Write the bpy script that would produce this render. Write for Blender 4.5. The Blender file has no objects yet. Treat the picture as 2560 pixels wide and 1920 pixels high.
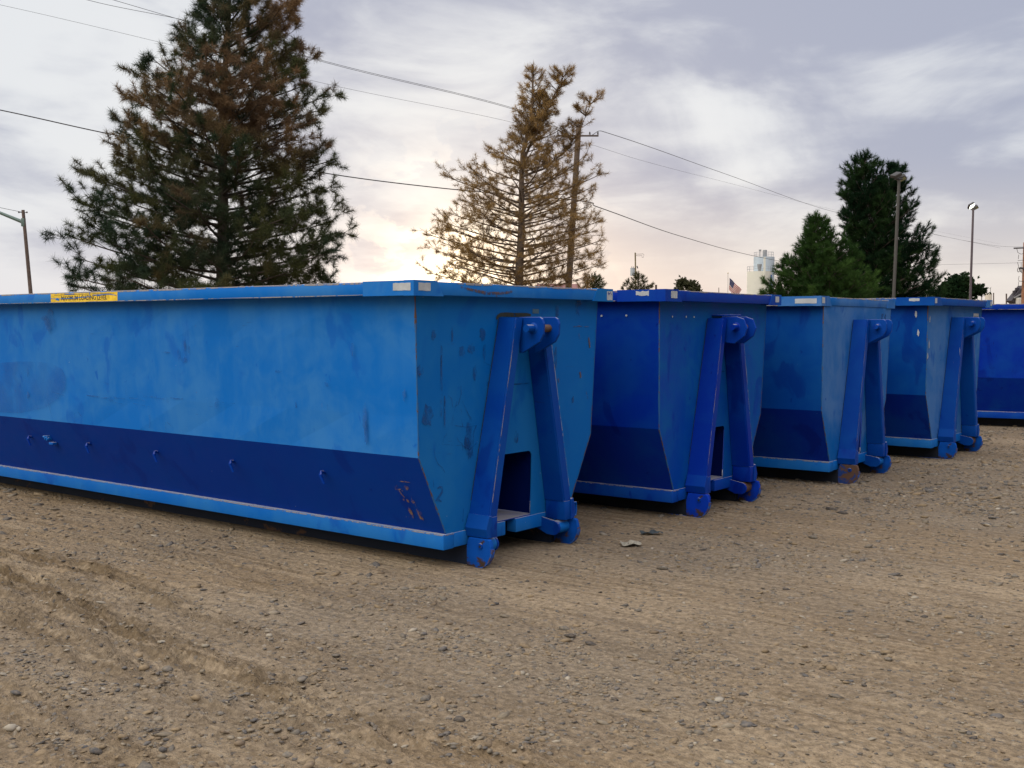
import bpy, bmesh, math, random
import numpy as np
from mathutils import Vector, Matrix

# ------------------------------------------------------------------ camera, sky, sun, exposure
SC = bpy.context.scene
COL = SC.collection
FPX, PIT, HC = 2738.9, .0538, 1.8342            # focal length in photo pixels, downward pitch, eye height
cam_d = bpy.data.cameras.new('camera'); cam = bpy.data.objects.new('camera', cam_d); COL.objects.link(cam)
cam_d.sensor_width = 36; cam_d.lens = FPX / 2560 * 36; cam_d.clip_start = .1; cam_d.clip_end = 5000
cam.location = (0, 0, HC); cam.rotation_euler = (math.pi / 2 - PIT, 0, 0)
SC.camera = cam
SC.view_settings.view_transform = 'Standard'; SC.view_settings.look = 'None'
SC.view_settings.exposure = 0; SC.view_settings.gamma = 1; SC.view_settings.use_curve_mapping = False

SUN_AZ = math.radians(-2.1)                     # from +Y towards +X
SUN_EL = math.radians(2.5)
SUN_DIR = Vector((math.sin(SUN_AZ) * math.cos(SUN_EL), math.cos(SUN_AZ) * math.cos(SUN_EL), math.sin(SUN_EL)))
sd = bpy.data.lights.new('sun', 'SUN'); sd.energy = .5; sd.angle = math.radians(12); sd.color = (1, .86, .68)
so = bpy.data.objects.new('sun', sd); COL.objects.link(so)
so.rotation_euler = (-SUN_DIR).to_track_quat('-Z', 'Y').to_euler()


class NT:
    """tiny node-tree helper"""
    def __init__(s, nt): s.nt = nt; nt.nodes.clear()
    def n(s, t, **k):
        o = s.nt.nodes.new(t)
        for a, v in k.items():
            if a == 'ins':
                for i, x in v.items():
                    if isinstance(x, bpy.types.NodeSocket): s.nt.links.new(x, o.inputs[i])
                    else: o.inputs[i].default_value = x
            else: setattr(o, a, v)
        return o
    def m(s, op, a, b=None, c=None, clamp=False):
        d = {0: a}
        if b is not None: d[1] = b
        if c is not None: d[2] = c
        return s.n('ShaderNodeMath', operation=op, use_clamp=clamp, ins=d).outputs[0]
    def mr(s, v, a, b, c=0., d=1., smooth=True):
        return s.n('ShaderNodeMapRange', interpolation_type='SMOOTHSTEP' if smooth else 'LINEAR', ins={0: v, 1: a, 2: b, 3: c, 4: d}).outputs[0]
    def mix(s, f, a, b, bt='MIX'):
        if isinstance(a, tuple): a = (*a[:3], 1)
        if isinstance(b, tuple): b = (*b[:3], 1)
        return s.n('ShaderNodeMix', data_type='RGBA', blend_type=bt, ins={0: f, 6: a, 7: b}).outputs[2]
    def noise(s, v, scale, detail=5, rough=.55, dist=0.):
        return s.n('ShaderNodeTexNoise', ins={'Vector': v, 'Scale': scale, 'Detail': detail, 'Roughness': rough, 'Distortion': dist}).outputs[0]
    def vmap(s, v, loc=(0, 0, 0), sc=(1, 1, 1), rot=(0, 0, 0)):
        return s.n('ShaderNodeMapping', ins={0: v, 1: loc, 2: rot, 3: sc}).outputs[0]


W = bpy.data.worlds.new('World'); SC.world = W; W.use_nodes = True
w = NT(W.node_tree)
tc = w.n('ShaderNodeTexCoord').outputs['Generated']
sx = w.n('ShaderNodeSeparateXYZ', ins={0: tc}); dx, dy, dz = sx.outputs
sky = w.n('ShaderNodeTexSky', sky_type='NISHITA', sun_disc=False, sun_elevation=SUN_EL, sun_rotation=SUN_AZ)
nish = w.mix(1., sky.outputs[0], (.10, .10, .10), 'MULTIPLY')
den = w.m('ADD', w.m('MAXIMUM', dz, 0.), .16)
uv = w.n('ShaderNodeCombineXYZ', ins={0: w.m('DIVIDE', dx, den), 1: w.m('DIVIDE', dy, den), 2: 0.}).outputs[0]
n1 = w.noise(w.vmap(uv, (3.3, 1.2, 0), (1.0, 1.25, 1), (0, 0, .35)), 1.0, 4, .45, .6)
n2 = w.noise(w.vmap(uv, (7.1, 4.2, 0), (1.6, 1.5, 1)), 2.2, 8, .6, .3)
n3 = w.noise(w.vmap(tc, (.35, 0, .2), (4.2, 4.2, 9.5), (0, .22, 0)), 1.3, 9, .55, .6)
cl = w.m('ADD', w.m('MULTIPLY', n1, .40), w.m('ADD', w.m('MULTIPLY', n2, .14), w.m('MULTIPLY', n3, .46)))
# thinner, whiter cloud towards the left, thicker purple cloud to the upper right
bias = w.m('ADD', w.m('MULTIPLY', dx, -.13), w.m('ADD', w.m('MULTIPLY', dz, -.10), w.m('MULTIPLY', w.m('MULTIPLY', w.m('MAXIMUM', dx, 0.), dz), -.52)))
cf = w.mr(w.m('ADD', cl, bias), .365, .560)
ccol = w.mix(cf, (.435, .470, .595), (.83, .855, .890))
# pink-grey haze low over the horizon on the right, white on the left
low = w.mr(dz, .01, .15, 1., 0.)
lowr = w.m('MULTIPLY', low, w.mr(dx, -.12, .12))
ccol = w.mix(w.m('MULTIPLY', lowr, .80), ccol, (.87, .80, .73))
ccol = w.mix(w.m('MULTIPLY', w.m('MULTIPLY', low, w.mr(dx, -.06, -.35)), .45), ccol, (.76, .78, .83))
# glow of the sun behind the cloud, cut by ragged cloud edges
vd = w.n('ShaderNodeVectorMath', operation='DOT_PRODUCT', ins={0: tc, 1: tuple(SUN_DIR)}).outputs['Value']
vd = w.m('MAXIMUM', vd, 0.)
g1 = w.m('POWER', vd, 900.); g2 = w.m('POWER', vd, 300.); g3 = w.m('POWER', vd, 30.)
rag = w.mr(w.noise(w.vmap(tc, (2.55, 0, .93), (9, 9, 18)), 1.3, 8, .58, .5), .465, .515)
gl = w.m('ADD', w.m('MULTIPLY', g1, 1.2), w.m('MULTIPLY', w.m('MULTIPLY', g2, 1.05), w.m('ADD', w.m('MULTIPLY', rag, .65), .35)))
gcol = w.mix(1., w.n('ShaderNodeCombineColor', ins={0: gl, 1: gl, 2: gl}).outputs[0], (1.1, .82, .44), 'MULTIPLY')
g3c = w.n('ShaderNodeCombineColor', ins={0: w.m('MULTIPLY', g3, .05), 1: w.m('MULTIPLY', g3, .042), 2: w.m('MULTIPLY', g3, .02)}).outputs[0]
ccol = w.mix(1., w.mix(1., ccol, gcol, 'ADD'), g3c, 'ADD')
# brighter, thinner cloud overhead and behind the viewer's left shoulder
back = w.mr(w.m('ADD', w.m('MULTIPLY', dx, -.75), w.m('MULTIPLY', dy, -.66)), -.3, .9, .80, 1.55)
back = w.m('MULTIPLY', back, w.mr(dz, .10, .80, .32, 3.7))
bc = w.n('ShaderNodeCombineColor', ins={0: w.m('MULTIPLY', back, 1.08), 1: back, 2: w.m('MULTIPLY', back, .88)}).outputs[0]
front = w.mr(dy, .55, .85)
ccol = w.mix(front, w.mix(1., ccol, bc, 'MULTIPLY'), ccol)
fin = w.mix(.93, nish, ccol)
bg = w.n('ShaderNodeBackground', ins={0: fin, 1: 1.0})
w.n('ShaderNodeOutputWorld', ins={0: bg.outputs[0]})


# ------------------------------------------------------------------ helpers
def ray(u, v):
    x = (u - 1280) / FPX; z = -(v - 960) / FPX; c, s = math.cos(PIT), math.sin(PIT)
    return Vector((x, c + z * s, -s + z * c))
def at(u, v, d):
    """world point seen at photo pixel u,v that stands d metres away (along Y)"""
    r = ray(u, v); return Vector((0, 0, HC)) + r * (d / r.y)

def tag(o, label=None, cat=None, group=None, kind=None):
    if label: o['label'] = label
    if cat: o['category'] = cat
    if group: o['group'] = group
    if kind: o['kind'] = kind
    return o
def empty(name, loc=(0, 0, 0), rz=0):
    o = bpy.data.objects.new(name, None); COL.objects.link(o); o.location = loc; o.rotation_euler = (0, 0, rz); o.empty_display_size = .3
    return o
def link(name, me, mats, parent=None):
    o = bpy.data.objects.new(name, me); COL.objects.link(o)
    for m in (mats if isinstance(mats, (list, tuple)) else [mats]): me.materials.append(m)
    if parent is not None: o.parent = parent
    return o
def bm_obj(name, bm, mats, parent=None, smooth=False):
    me = bpy.data.meshes.new(name); bmesh.ops.recalc_face_normals(bm, faces=bm.faces[:]); bm.to_mesh(me); bm.free()
    if smooth:
        me.polygons.foreach_set('use_smooth', [True] * len(me.polygons))
        me.set_sharp_from_angle(angle=math.radians(35))
    return link(name, me, mats, parent)
def np_mesh(name, verts, faces, mats, parent=None, attr=None, smooth=False):
    """verts (N,3), faces (M,k) arrays"""
    verts = np.asarray(verts, np.float32); faces = np.asarray(faces, np.int32)
    me = bpy.data.meshes.new(name); k = faces.shape[1]
    me.vertices.add(len(verts)); me.vertices.foreach_set('co', verts.ravel())
    me.loops.add(faces.size); me.loops.foreach_set('vertex_index', faces.ravel())
    me.polygons.add(len(faces)); me.polygons.foreach_set('loop_start', np.arange(0, faces.size, k, dtype=np.int32))
    me.polygons.foreach_set('loop_total', np.full(len(faces), k, np.int32))
    if smooth: me.polygons.foreach_set('use_smooth', np.ones(len(faces), bool))
    me.update(calc_edges=True)
    if attr is not None:
        a = me.color_attributes.new('tint', 'FLOAT_COLOR', 'POINT')
        c = np.ones((len(verts), 4), np.float32); c[:, :3] = attr; a.data.foreach_set('color', c.ravel())
    return link(name, me, mats, parent)

def add_box(bm, lo, hi, bev=0.):
    r = bmesh.ops.create_cube(bm, size=1.0); vs = r['verts']
    for v in vs: v.co = Vector([(lo[i] + hi[i]) / 2 + v.co[i] * (hi[i] - lo[i]) for i in range(3)])
    if bev:
        es = list({e for v in vs for e in v.link_edges})
        bmesh.ops.bevel(bm, geom=es, offset=bev, segments=2, affect='EDGES', profile=.5)
def add_prism(bm, pts, ax, c0, c1, bev=0.):
    """polygon pts in the two other axes, extruded along axis ax (0,1,2) from c0 to c1"""
    def co(p, c): l = [p[0], p[1]]; l.insert(ax, c); return Vector(l)
    a = [bm.verts.new(co(p, c0)) for p in pts]; b = [bm.verts.new(co(p, c1)) for p in pts]; n = len(pts)
    fs = [bm.faces.new(a), bm.faces.new(b[::-1])] + [bm.faces.new((a[i], b[i], b[(i + 1) % n], a[(i + 1) % n])) for i in range(n)]
    if bev:
        es = list({e for f in fs[:2] for e in f.edges}); bmesh.ops.bevel(bm, geom=es, offset=bev, segments=1, affect='EDGES')
def add_cyl(bm, p0, p1, r0, r1=None, seg=14, caps=True):
    r1 = r0 if r1 is None else r1; p0 = Vector(p0); p1 = Vector(p1); d = (p1 - p0).normalized()
    u = d.orthogonal().normalized(); v = d.cross(u)
    a = [bm.verts.new(p0 + (u * math.cos(t) + v * math.sin(t)) * r0) for t in [2 * math.pi * i / seg for i in range(seg)]]
    b = [bm.verts.new(p1 + (u * math.cos(t) + v * math.sin(t)) * r1) for t in [2 * math.pi * i / seg for i in range(seg)]]
    for i in range(seg): bm.faces.new((a[i], a[(i + 1) % seg], b[(i + 1) % seg], b[i]))
    if caps: bm.faces.new(a[::-1]); bm.faces.new(b)
def add_tube(bm, pts, r, seg=8):
    pts = [Vector(p) for p in pts]; rings = []
    for i, p in enumerate(pts):
        d = (pts[min(i + 1, len(pts) - 1)] - pts[max(i - 1, 0)]).normalized()
        u = d.cross(Vector((0, .03, 1))).normalized() if abs(d.z) < .95 else d.cross(Vector((1, 0, 0))).normalized()
        v = d.cross(u); rr = r[i] if isinstance(r, (list, tuple)) else r
        rings.append([bm.verts.new(p + (u * math.cos(t) + v * math.sin(t)) * rr) for t in [2 * math.pi * k / seg for k in range(seg)]])
    for a, b in zip(rings, rings[1:]):
        for k in range(seg): bm.faces.new((a[k], a[(k + 1) % seg], b[(k + 1) % seg], b[k]))
    bm.faces.new(rings[0][::-1]); bm.faces.new(rings[-1])
def box(name, lo, hi, mat, parent, bev=.004, smooth=True):
    bm = bmesh.new(); add_box(bm, lo, hi, bev); return bm_obj(name, bm, mat, parent, smooth and bev > 0)

# ------------------------------------------------------------------ materials
def simple(name, col, rough=.6, metal=0., spec=.5, var=.0, scale=8., bump=0.):
    m = bpy.data.materials.new(name); m.use_nodes = True; t = NT(m.node_tree)
    c = (*col, 1)
    kw = {}
    if var or bump:
        o = t.n('ShaderNodeTexCoord').outputs['Object']; nz = t.noise(o, scale, 6, .6)
        if var: c = t.mix(t.mr(nz, .3, .7), tuple(x * (1 - var) for x in col), tuple(min(1, x * (1 + var)) for x in col))
        if bump: kw['Normal'] = t.n('ShaderNodeBump', ins={'Strength': bump, 'Distance': .02, 'Height': nz}).outputs[0]
    b = t.n('ShaderNodeBsdfPrincipled', ins={'Base Color': c, 'Roughness': rough, 'Metallic': metal, 'Specular IOR Level': spec, **kw})
    t.n('ShaderNodeOutputMaterial', ins={0: b.outputs[0]})
    return m

def paint(name, base, fade, deep, k_fade=.5, k_rust=.3, rough=.42, spec=.4, side_only=False):
    """weathered sprayed steel: faded chalky cloud, rain streaks, deep touched-up patches, rust specks, dust on ledges"""
    m = bpy.data.materials.new(name); m.use_nodes = True; t = NT(m.node_tree)
    oi = t.n('ShaderNodeObjectInfo').outputs['Random']
    oc = t.n('ShaderNodeTexCoord').outputs['Object']
    off = t.n('ShaderNodeCombineXYZ', ins={0: t.m('MULTIPLY', oi, 37.), 1: t.m('MULTIPLY', oi, 11.), 2: t.m('MULTIPLY', oi, 5.)}).outputs[0]
    oc = t.n('ShaderNodeVectorMath', operation='ADD', ins={0: oc, 1: off}).outputs[0]
    big = t.noise(oc, .9, 5, .55, .8)
    strk = t.noise(t.vmap(oc, (0, 0, 0), (5.5, 5.5, .45)), 1.3, 6, .65, .3)
    med = t.noise(oc, 4.5, 6, .6, 1.0)
    f = t.m('ADD', t.m('MULTIPLY', big, .62), t.m('ADD', t.m('MULTIPLY', strk, .14), t.m('MULTIPLY', med, .24)))
    fm = t.m('MULTIPLY', t.mr(f, .40, .62), k_fade)
    col = t.mix(fm, base, fade)
    # touched-up, darker patches
    dp = t.noise(t.vmap(oc, (4, 9, 2), (1, 1, .6)), 3.1, 4, .5, .6)
    dm = t.m('MULTIPLY', t.mr(dp, .60, .68), .55)
    col = t.mix(dm, col, deep)
    sm = t.noise(t.vmap(oc, (1, 3, 7), (1, 1, .45)), 11., 3, .5, .8)
    col = t.mix(t.m('MULTIPLY', t.mr(sm, .70, .76), .7), col, deep)
    # hairline scratches
    wv = t.noise(t.vmap(oc, (0, 0, 0), (3.0, 3.0, 40.), (.25, .4, .1)), 1.6, 3, .5, .3)
    gate = t.mr(t.noise(oc, 2.2, 2, .5), .55, .62)
    col = t.mix(t.m('MULTIPLY', t.m('MULTIPLY', t.mr(wv, .70, .74), gate), .5), col, tuple(x * .5 + .02 for x in deep))
    # rust specks with a run below
    rs = t.noise(t.vmap(oc, (3, 3, 3), (1, 1, .75)), 17., 5, .65, .3)
    rm = t.mr(t.m('ADD', rs, t.m('MULTIPLY', big, .12)), .785, .81)
    rm = t.m('MULTIPLY', rm, k_rust, clamp=True)
    rust = t.mix(med, (.10, .038, .015), (.20, .095, .045))
    col = t.mix(rm, col, rust)
    # pale chips
    ch = t.noise(oc, 34., 2, .5)
    col = t.mix(t.mr(ch, .80, .82), col, (.45, .5, .55))
    # settled dust on upward faces
    nz = t.n('ShaderNodeSeparateXYZ', ins={0: t.n('ShaderNodeNewGeometry').outputs['Normal']}).outputs[2]
    du = t.m('MULTIPLY', t.mr(nz, .6, .95), t.mr(med, .2, .6, .45, .85))
    col = t.mix(du, col, (.34, .32, .30))
    rg = t.m('ADD', t.m('MULTIPLY', fm, .22), t.m('ADD', t.m('MULTIPLY', t.m('ADD', rm, du), .4), t.m('ADD', rough - .05, t.m('MULTIPLY', med, .12))))
    dent = t.m('ADD', t.m('MULTIPLY', t.noise(oc, 1.6, 2, .5), 1.), t.m('MULTIPLY', med, .06))
    bp = t.n('ShaderNodeBump', ins={'Strength': .35, 'Distance': .03, 'Height': dent})
    b = t.n('ShaderNodeBsdfPrincipled', ins={'Base Color': col, 'Roughness': rg, 'Specular IOR Level': spec * .4, 'Normal': bp.outputs[0]})
    t.n('ShaderNodeOutputMaterial', ins={0: b.outputs[0]})
    return m

def edge_rust(name, base, thr=.5, scale=16.):
    m = bpy.data.materials.new(name); m.use_nodes = True; t = NT(m.node_tree)
    oc = t.n('ShaderNodeTexCoord').outputs['Object']
    nz = t.noise(oc, scale, 6, .7, .5); n2 = t.noise(oc, 2.1, 3, .5)
    c = t.mix(t.mr(t.m('ADD', t.m('MULTIPLY', nz, .65), t.m('MULTIPLY', n2, .35)), thr - .02, thr + .03), base, t.mix(nz, (.03, .016, .010), (.14, .065, .035)))
    b = t.n('ShaderNodeBsdfPrincipled', ins={'Base Color': c, 'Roughness': .75})
    t.n('ShaderNodeOutputMaterial', ins={0: b.outputs[0]})
    return m

M = {}
M['fadeA'] = paint('faded_blue_paint', (.001, .124, .455), (.030, .172, .455), (.0005, .088, .41), .85, .45, .5, .28)
M['frontA'] = paint('front_blue_paint', (.0005, .115, .40), (.012, .148, .40), (.0003, .080, .36), .7, .6, .5, .28)
M['postA'] = paint('post_blue_paint', (.0003, .040, .27), (.0008, .075, .31), (.0001, .018, .20), .5, .4, .45, .28)
M['slantA'] = paint('shaded_lower_blue_paint', (.0003, .032, .27), (.0006, .044, .28), (.0001, .020, .21), .5, .3, .55, .2)  # shade of the down-facing sheet put into a darker blue
M['royal'] = paint('royal_blue_paint', (.0003, .022, .27), (.001, .060, .29), (.0002, .009, .17), .5, .08, .42, .25)
M['royalF'] = paint('royal_front_paint', (.0003, .050, .32), (.004, .10, .31), (.0002, .022, .26), .9, .1, .45, .25)
M['fadeC'] = paint('mid_blue_paint', (.0005, .048, .27), (.003, .085, .30), (.0002, .020, .20), .6, .2, .45, .25)
M['frontC'] = paint('chalky_front_paint', (.003, .105, .36), (.060, .165, .39), (.001, .058, .31), 1.0, .35, .55, .28)
M['sillA'] = paint('sill_blue_paint', (.0005, .11, .44), (.02, .16, .44), (.0003, .06, .35), .7, .7, .5, .28)
M['sillR'] = paint('sill_royal_paint', (.001, .042, .32), (.008, .09, .32), (.0005, .025, .24), .5, .25, .45, .25)
def low_rust(name, base):
    m = bpy.data.materials.new(name); m.use_nodes = True; t = NT(m.node_tree)
    oc = t.n('ShaderNodeTexCoord').outputs['Object']; z = t.n('ShaderNodeSeparateXYZ', ins={0: oc}).outputs[2]
    nz = t.noise(oc, 14., 6, .65, .5); n2 = t.noise(oc, 4., 3, .5)
    k = t.m('ADD', t.m('MULTIPLY', t.m('SUBTRACT', .05, z), 7.), t.m('MULTIPLY', t.m('SUBTRACT', nz, .5), 3.2))
    sp = t.m('MAXIMUM', t.mr(k, -.05, .25), t.mr(t.m('ADD', t.m('MULTIPLY', nz, .6), t.m('MULTIPLY', n2, .4)), .60, .63))
    c = t.mix(t.mr(n2, .35, .65), base, tuple(x * 1.8 for x in base)); c = t.mix(sp, c, t.mix(nz, (.014, .010, .008), (.075, .045, .030)))
    b = t.n('ShaderNodeBsdfPrincipled', ins={'Base Color': c, 'Roughness': .7, 'Specular IOR Level': .12}); t.n('ShaderNodeOutputMaterial', ins={0: b.outputs[0]}); return m
M['foot'] = low_rust('scraped_foot_paint', (.0005, .040, .21))
M['footR'] = low_rust('scraped_royal_foot_paint', (.0003, .020, .22))
M['recess'] = paint('shadowed_recess_paint', (.0003, .007, .085), (.0005, .012, .10), (.0002, .004, .06), .5, .2, .6, .15)  # unlit look of the recess painted in as near-black blue
M['under'] = simple('under_frame_paint', (.003, .006, .014), .7, var=.5, scale=6)
M['rust'] = simple('rusty_steel', (.080, .044, .028), .8, var=.55, scale=14, bump=.3)
M['wornrust'] = edge_rust('worn_blue_and_rust', (.006, .08, .36), .52)
M['rustrun'] = edge_rust('rust_run_over_blue', (.002, .03, .16), .49, 9.)
M['runnerA'] = edge_rust('shade_dark_rusty_runner', (.003, .010, .03), .60, 5.)  # near-black base paints the shadow beneath the tub, rust spots over it
def worn_mark(name, col, scale, lo, hi, rough=.55, var=.3, top=1.):
    m = bpy.data.materials.new(name); m.use_nodes = True; t = NT(m.node_tree)
    o = t.n('ShaderNodeTexCoord').outputs['Object']; nz = t.noise(t.vmap(o, (0, 0, 0), (1, 1, .6)), scale, 6, .65, .4); n2 = t.noise(o, scale * .35, 2, .5)
    c = t.mix(nz, tuple(x * (1 - var) for x in col), tuple(x * (1 + var) for x in col))
    b = t.n('ShaderNodeBsdfPrincipled', ins={'Base Color': c, 'Roughness': rough, 'Alpha': t.m('MULTIPLY', t.mr(t.m('ADD', t.m('MULTIPLY', nz, .6), t.m('MULTIPLY', n2, .4)), lo, hi), top)})
    t.n('ShaderNodeOutputMaterial', ins={0: b.outputs[0]}); return m
def pale_edge(name, lo, hi):
    m = worn_mark(name, (.30, .265, .23), 22, lo, hi, .8, .35, .85); return m
M['edgeP'] = pale_edge('chipped_pale_edge', .40, .52)
M['edgeA'] = edge_rust('chipped_edge', (.01, .10, .27), .52)
M['scuff'] = worn_mark('scuffed_deep_paint', (.0005, .062, .24), 18, .38, .60, top=.62)
M['scuff2'] = worn_mark('scuffed_mid_paint', (.0005, .085, .32), 14, .38, .62, top=.6)
M['repaint'] = worn_mark('repainted_area', (.0005, .085, .40), 3, .32, .60, top=.30)
M['rustmark'] = worn_mark('rust_scratch', (.105, .055, .032), 34, .40, .55, .8, .5, .75)
M['rustmark2'] = worn_mark('orange_rust_scratch', (.22, .125, .07), 34, .40, .56, .8, .5, .75)
M['darkmark'] = worn_mark('dark_weld_smear', (.022, .026, .020), 30, .30, .5, .8, .4)
M['stk'] = simple('white_sticker', (.40, .42, .43), .5, var=.12, scale=12)
M['yellow'] = simple('yellow_label', (.72, .47, .02), .5, var=.22, scale=22)
M['ink'] = simple('black_print', (.015, .015, .02), .6)
M['bluepen'] = simple('blue_pen', (.03, .05, .25), .6)
M['plate'] = simple('plate_grey_blue', (.05, .13, .20), .5, var=.2, scale=40)


# ------------------------------------------------------------------ ground
def vnoise(x, y, seed):
    r = np.random.RandomState(seed).rand(256, 256)
    xi = np.floor(x).astype(int); yi = np.floor(y).astype(int); fx = x - xi; fy = y - yi
    fx = fx * fx * (3 - 2 * fx); fy = fy * fy * (3 - 2 * fy)
    g = lambda a, b: r[a % 256, b % 256]
    return (g(xi, yi) * (1 - fx) + g(xi + 1, yi) * fx) * (1 - fy) + (g(xi, yi + 1) * (1 - fx) + g(xi + 1, yi + 1) * fx) * fy - .5
def fbm(x, y, sc, oct_, seed, gain=.5):
    v = 0; a = 1.
    for o in range(oct_): v = v + a * vnoise(x * sc + 13.7 * o, y * sc + 7.1 * o, seed + o); sc *= 2.03; a *= gain
    return v
YA = .9085
def to_ab(x, y):
    """ground coordinates along (a) and across (b) the wheel tracks, which run parallel to the containers"""
    X = x - .0303; Y = y - 8.7234; c, s = math.cos(YA), math.sin(YA)
    return X * s - Y * c, X * c + Y * s
def churn(x, y):
    a, b = to_ab(x, y)
    wob = .12 * np.sin(a * .8) + .35 * fbm(a, b, .4, 2, 51)
    bb = b + wob
    def band(c, wd, a0, a1, fade=1.):
        return np.exp(-((bb - c) / (wd * 1.35)) ** 2) / (1 + np.exp(-(a - a0) / .4)) / (1 + np.exp((a - a1) / fade))
    return np.clip(band(-3.12, .15, -9, 2.6) + .9 * band(-2.62, .12, -9, .2) + .8 * band(-3.5, .12, -9, 1.2) + .5 * band(-4.1, .2, -1, 4) + .35 * band(-1.95, .1, -8, -.5), 0, 1)
def gheight(x, y):
    r = np.hypot(x, y)
    near = np.clip(1.4 - r / 22, 0, 1)
    h = fbm(x, y, .35, 2, 3) * .03 + fbm(x, y, 2.2, 3, 11) * .014 * near
    a, b = to_ab(x, y)
    ch = churn(x, y)
    h = h + ch * (np.abs(fbm(a * .30, b * 2.4, 6.5, 5, 23, .66)) * .13 - .025)
    tr_ = np.clip(fbm(a * .25, b, .8, 2, 63) * 3, 0, 1) * (b < -.9)
    h = h + .006 * near * tr_ * np.sin((b + .05 * np.sin(a * .6)) * 6.283 / .13) * (.5 + fbm(a, b, 3., 2, 65))
    h = h + .016 * near * fbm(a * .5, b * 3.5, 2.0, 4, 33, .6) + .007 * near * fbm(x, y, 11., 2, 41, .6)
    # the containers press the ground flat where their runners stand
    return h * np.clip((r - 1.5) / 2, 0, 1) * np.where((b > -.9), .35, 1.)
def axis(lo, hi, step, far, n):
    core = np.arange(lo, hi, step); g = np.geomspace(step * 2, far, n)
    return np.concatenate([lo - g[::-1], core, core[-1] + g])
gx = axis(-4.8, 7.5, .028, 1600, 70); gy = axis(3.4, 14.5, .028, 2200, 70)
X, Y = np.meshgrid(gx, gy, indexing='ij'); Z = gheight(X, Y)
Z = Z * (np.hypot(X, Y) < 60)
V = np.stack([X, Y, Z], -1).reshape(-1, 3); nx, ny = len(gx), len(gy)
I = np.arange(nx * ny).reshape(nx, ny)
F = np.stack([I[:-1, :-1], I[1:, :-1], I[1:, 1:], I[:-1, 1:]], -1).reshape(-1, 4)

def ground_mat():
    m = bpy.data.materials.new('dirt_yard'); m.use_nodes = True; t = NT(m.node_tree)
    oc = t.n('ShaderNodeTexCoord').outputs['Object']
    rot = t.vmap(oc, (0, 0, 0), (1, 1, 1), (0, 0, math.pi / 2 - YA))       # x along the tracks
    st = t.vmap(rot, (0, 0, 0), (.28, 1.6, 1))
    big = t.noise(st, .55, 5, .55, .6); med = t.noise(oc, 1.7, 6, .6, .4); fine = t.noise(oc, 26., 6, .65)
    lines = t.noise(t.vmap(rot, (2, 3, 0), (.5, 9., 1)), 1.6, 5, .6, .25)
    col = t.mix(t.mr(big, .35, .65), (.235, .170, .103), (.308, .236, .154))
    col = t.mix(t.m('MULTIPLY', t.mr(med, .50, .68), .65), col, (.215, .162, .108))
    col = t.mix(t.m('MULTIPLY', t.mr(lines, .52, .64), .45), col, (.35, .275, .180))
    col = t.mix(t.m('MULTIPLY', t.mr(lines, .47, .36), .45), col, (.115, .078, .041))
    # damp churned soil
    at_ = t.n('ShaderNodeAttribute', attribute_name='tint').outputs['Color']
    sp = t.n('ShaderNodeSeparateColor', ins={0: at_})
    ch = t.m('MULTIPLY', sp.outputs[0], t.mr(t.noise(t.vmap(rot, (0, 0, 0), (.8, 5., 1)), 2.4, 6, .65, .4), .38, .56))
    col = t.mix(t.m('MULTIPLY', ch, .9), col, (.105, .070, .034))
    gv = sp.outputs[1]
    col = t.mix(t.m('MULTIPLY', gv, .55), col, (.175, .142, .105))
    # small embedded stones
    for sc, thr, k in ((24., .90, .8), (60., .84, .5)):
        vo = t.n('ShaderNodeTexVoronoi', feature='F1', ins={'Vector': oc, 'Scale': sc, 'Randomness': 1.})
        sc_ = t.n('ShaderNodeSeparateColor', ins={0: vo.outputs['Color']})
        on = t.m('MULTIPLY', t.m('GREATER_THAN', t.m('ADD', sc_.outputs[0], t.m('MULTIPLY', gv, .22)), thr), t.mr(vo.outputs['Distance'], .42, .30))
        stone = t.mix(sc_.outputs[1], (.08, .072, .066), (.28, .235, .18))
        col = t.mix(t.m('MULTIPLY', on, k), col, stone)
    col = t.mix(t.mr(fine, .3, .7), t.mix(1., col, (.66, .65, .64), 'MULTIPLY'), t.mix(1., col, (1.22, 1.22, 1.22), 'MULTIPLY'))
    hh = t.m('ADD', t.m('MULTIPLY', fine, .5), t.m('ADD', t.m('MULTIPLY', t.noise(oc, 75., 4, .6), .3), t.m('MULTIPLY', t.noise(t.vmap(rot, (0, 0, 0), (1, 2.2, 1)), 8., 5, .6, .5), 1.2)))
    bp = t.n('ShaderNodeBump', ins={'Strength': 1.0, 'Distance': .04, 'Height': hh})
    b = t.n('ShaderNodeBsdfPrincipled', ins={'Base Color': col, 'Roughness': .95, 'Specular IOR Level': .15, 'Normal': bp.outputs[0]})
    t.n('ShaderNodeOutputMaterial', ins={0: b.outputs[0]})
    return m
def gravel_density(x, y):
    a, b = to_ab(x, y)
    d = np.clip(fbm(a * .45, b, .55, 3, 71) * 2.2 - .35, 0, 1)
    def spot(px, py, r, k):
        return k * np.exp(-((x - px) ** 2 + (y - py) ** 2) / r ** 2)
    # the heaps the photograph shows: centre foreground, right of the first nose, right edge, lower left corner
    d = d + spot(.25, 5.9, .8, 1.) + spot(1.5, 6.2, .9, .6) + spot(1.6, 8.6, .9, 1.2) + spot(6.3, 12.2, 2.6, 1.3) + spot(4.2, 10.5, 1.2, .6)
    d = d + spot(-2.0, 4.9, .5, .9) + spot(-3.0, 9.0, .9, .6) + spot(-.6, 7.2, .6, .7) + spot(2.8, 8.3, .8, .5) + spot(2.2, 5.2, .6, .5)
    return np.clip(d, 0, 1.3) * (1 - .75 * churn(x, y))
GD = np.clip(gravel_density(X, Y), 0, 1).reshape(-1)
GC = churn(X, Y).reshape(-1)
far_ = np.hypot(X, Y).reshape(-1) > 60
GD[far_] = .5; GC[far_] = 0
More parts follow.
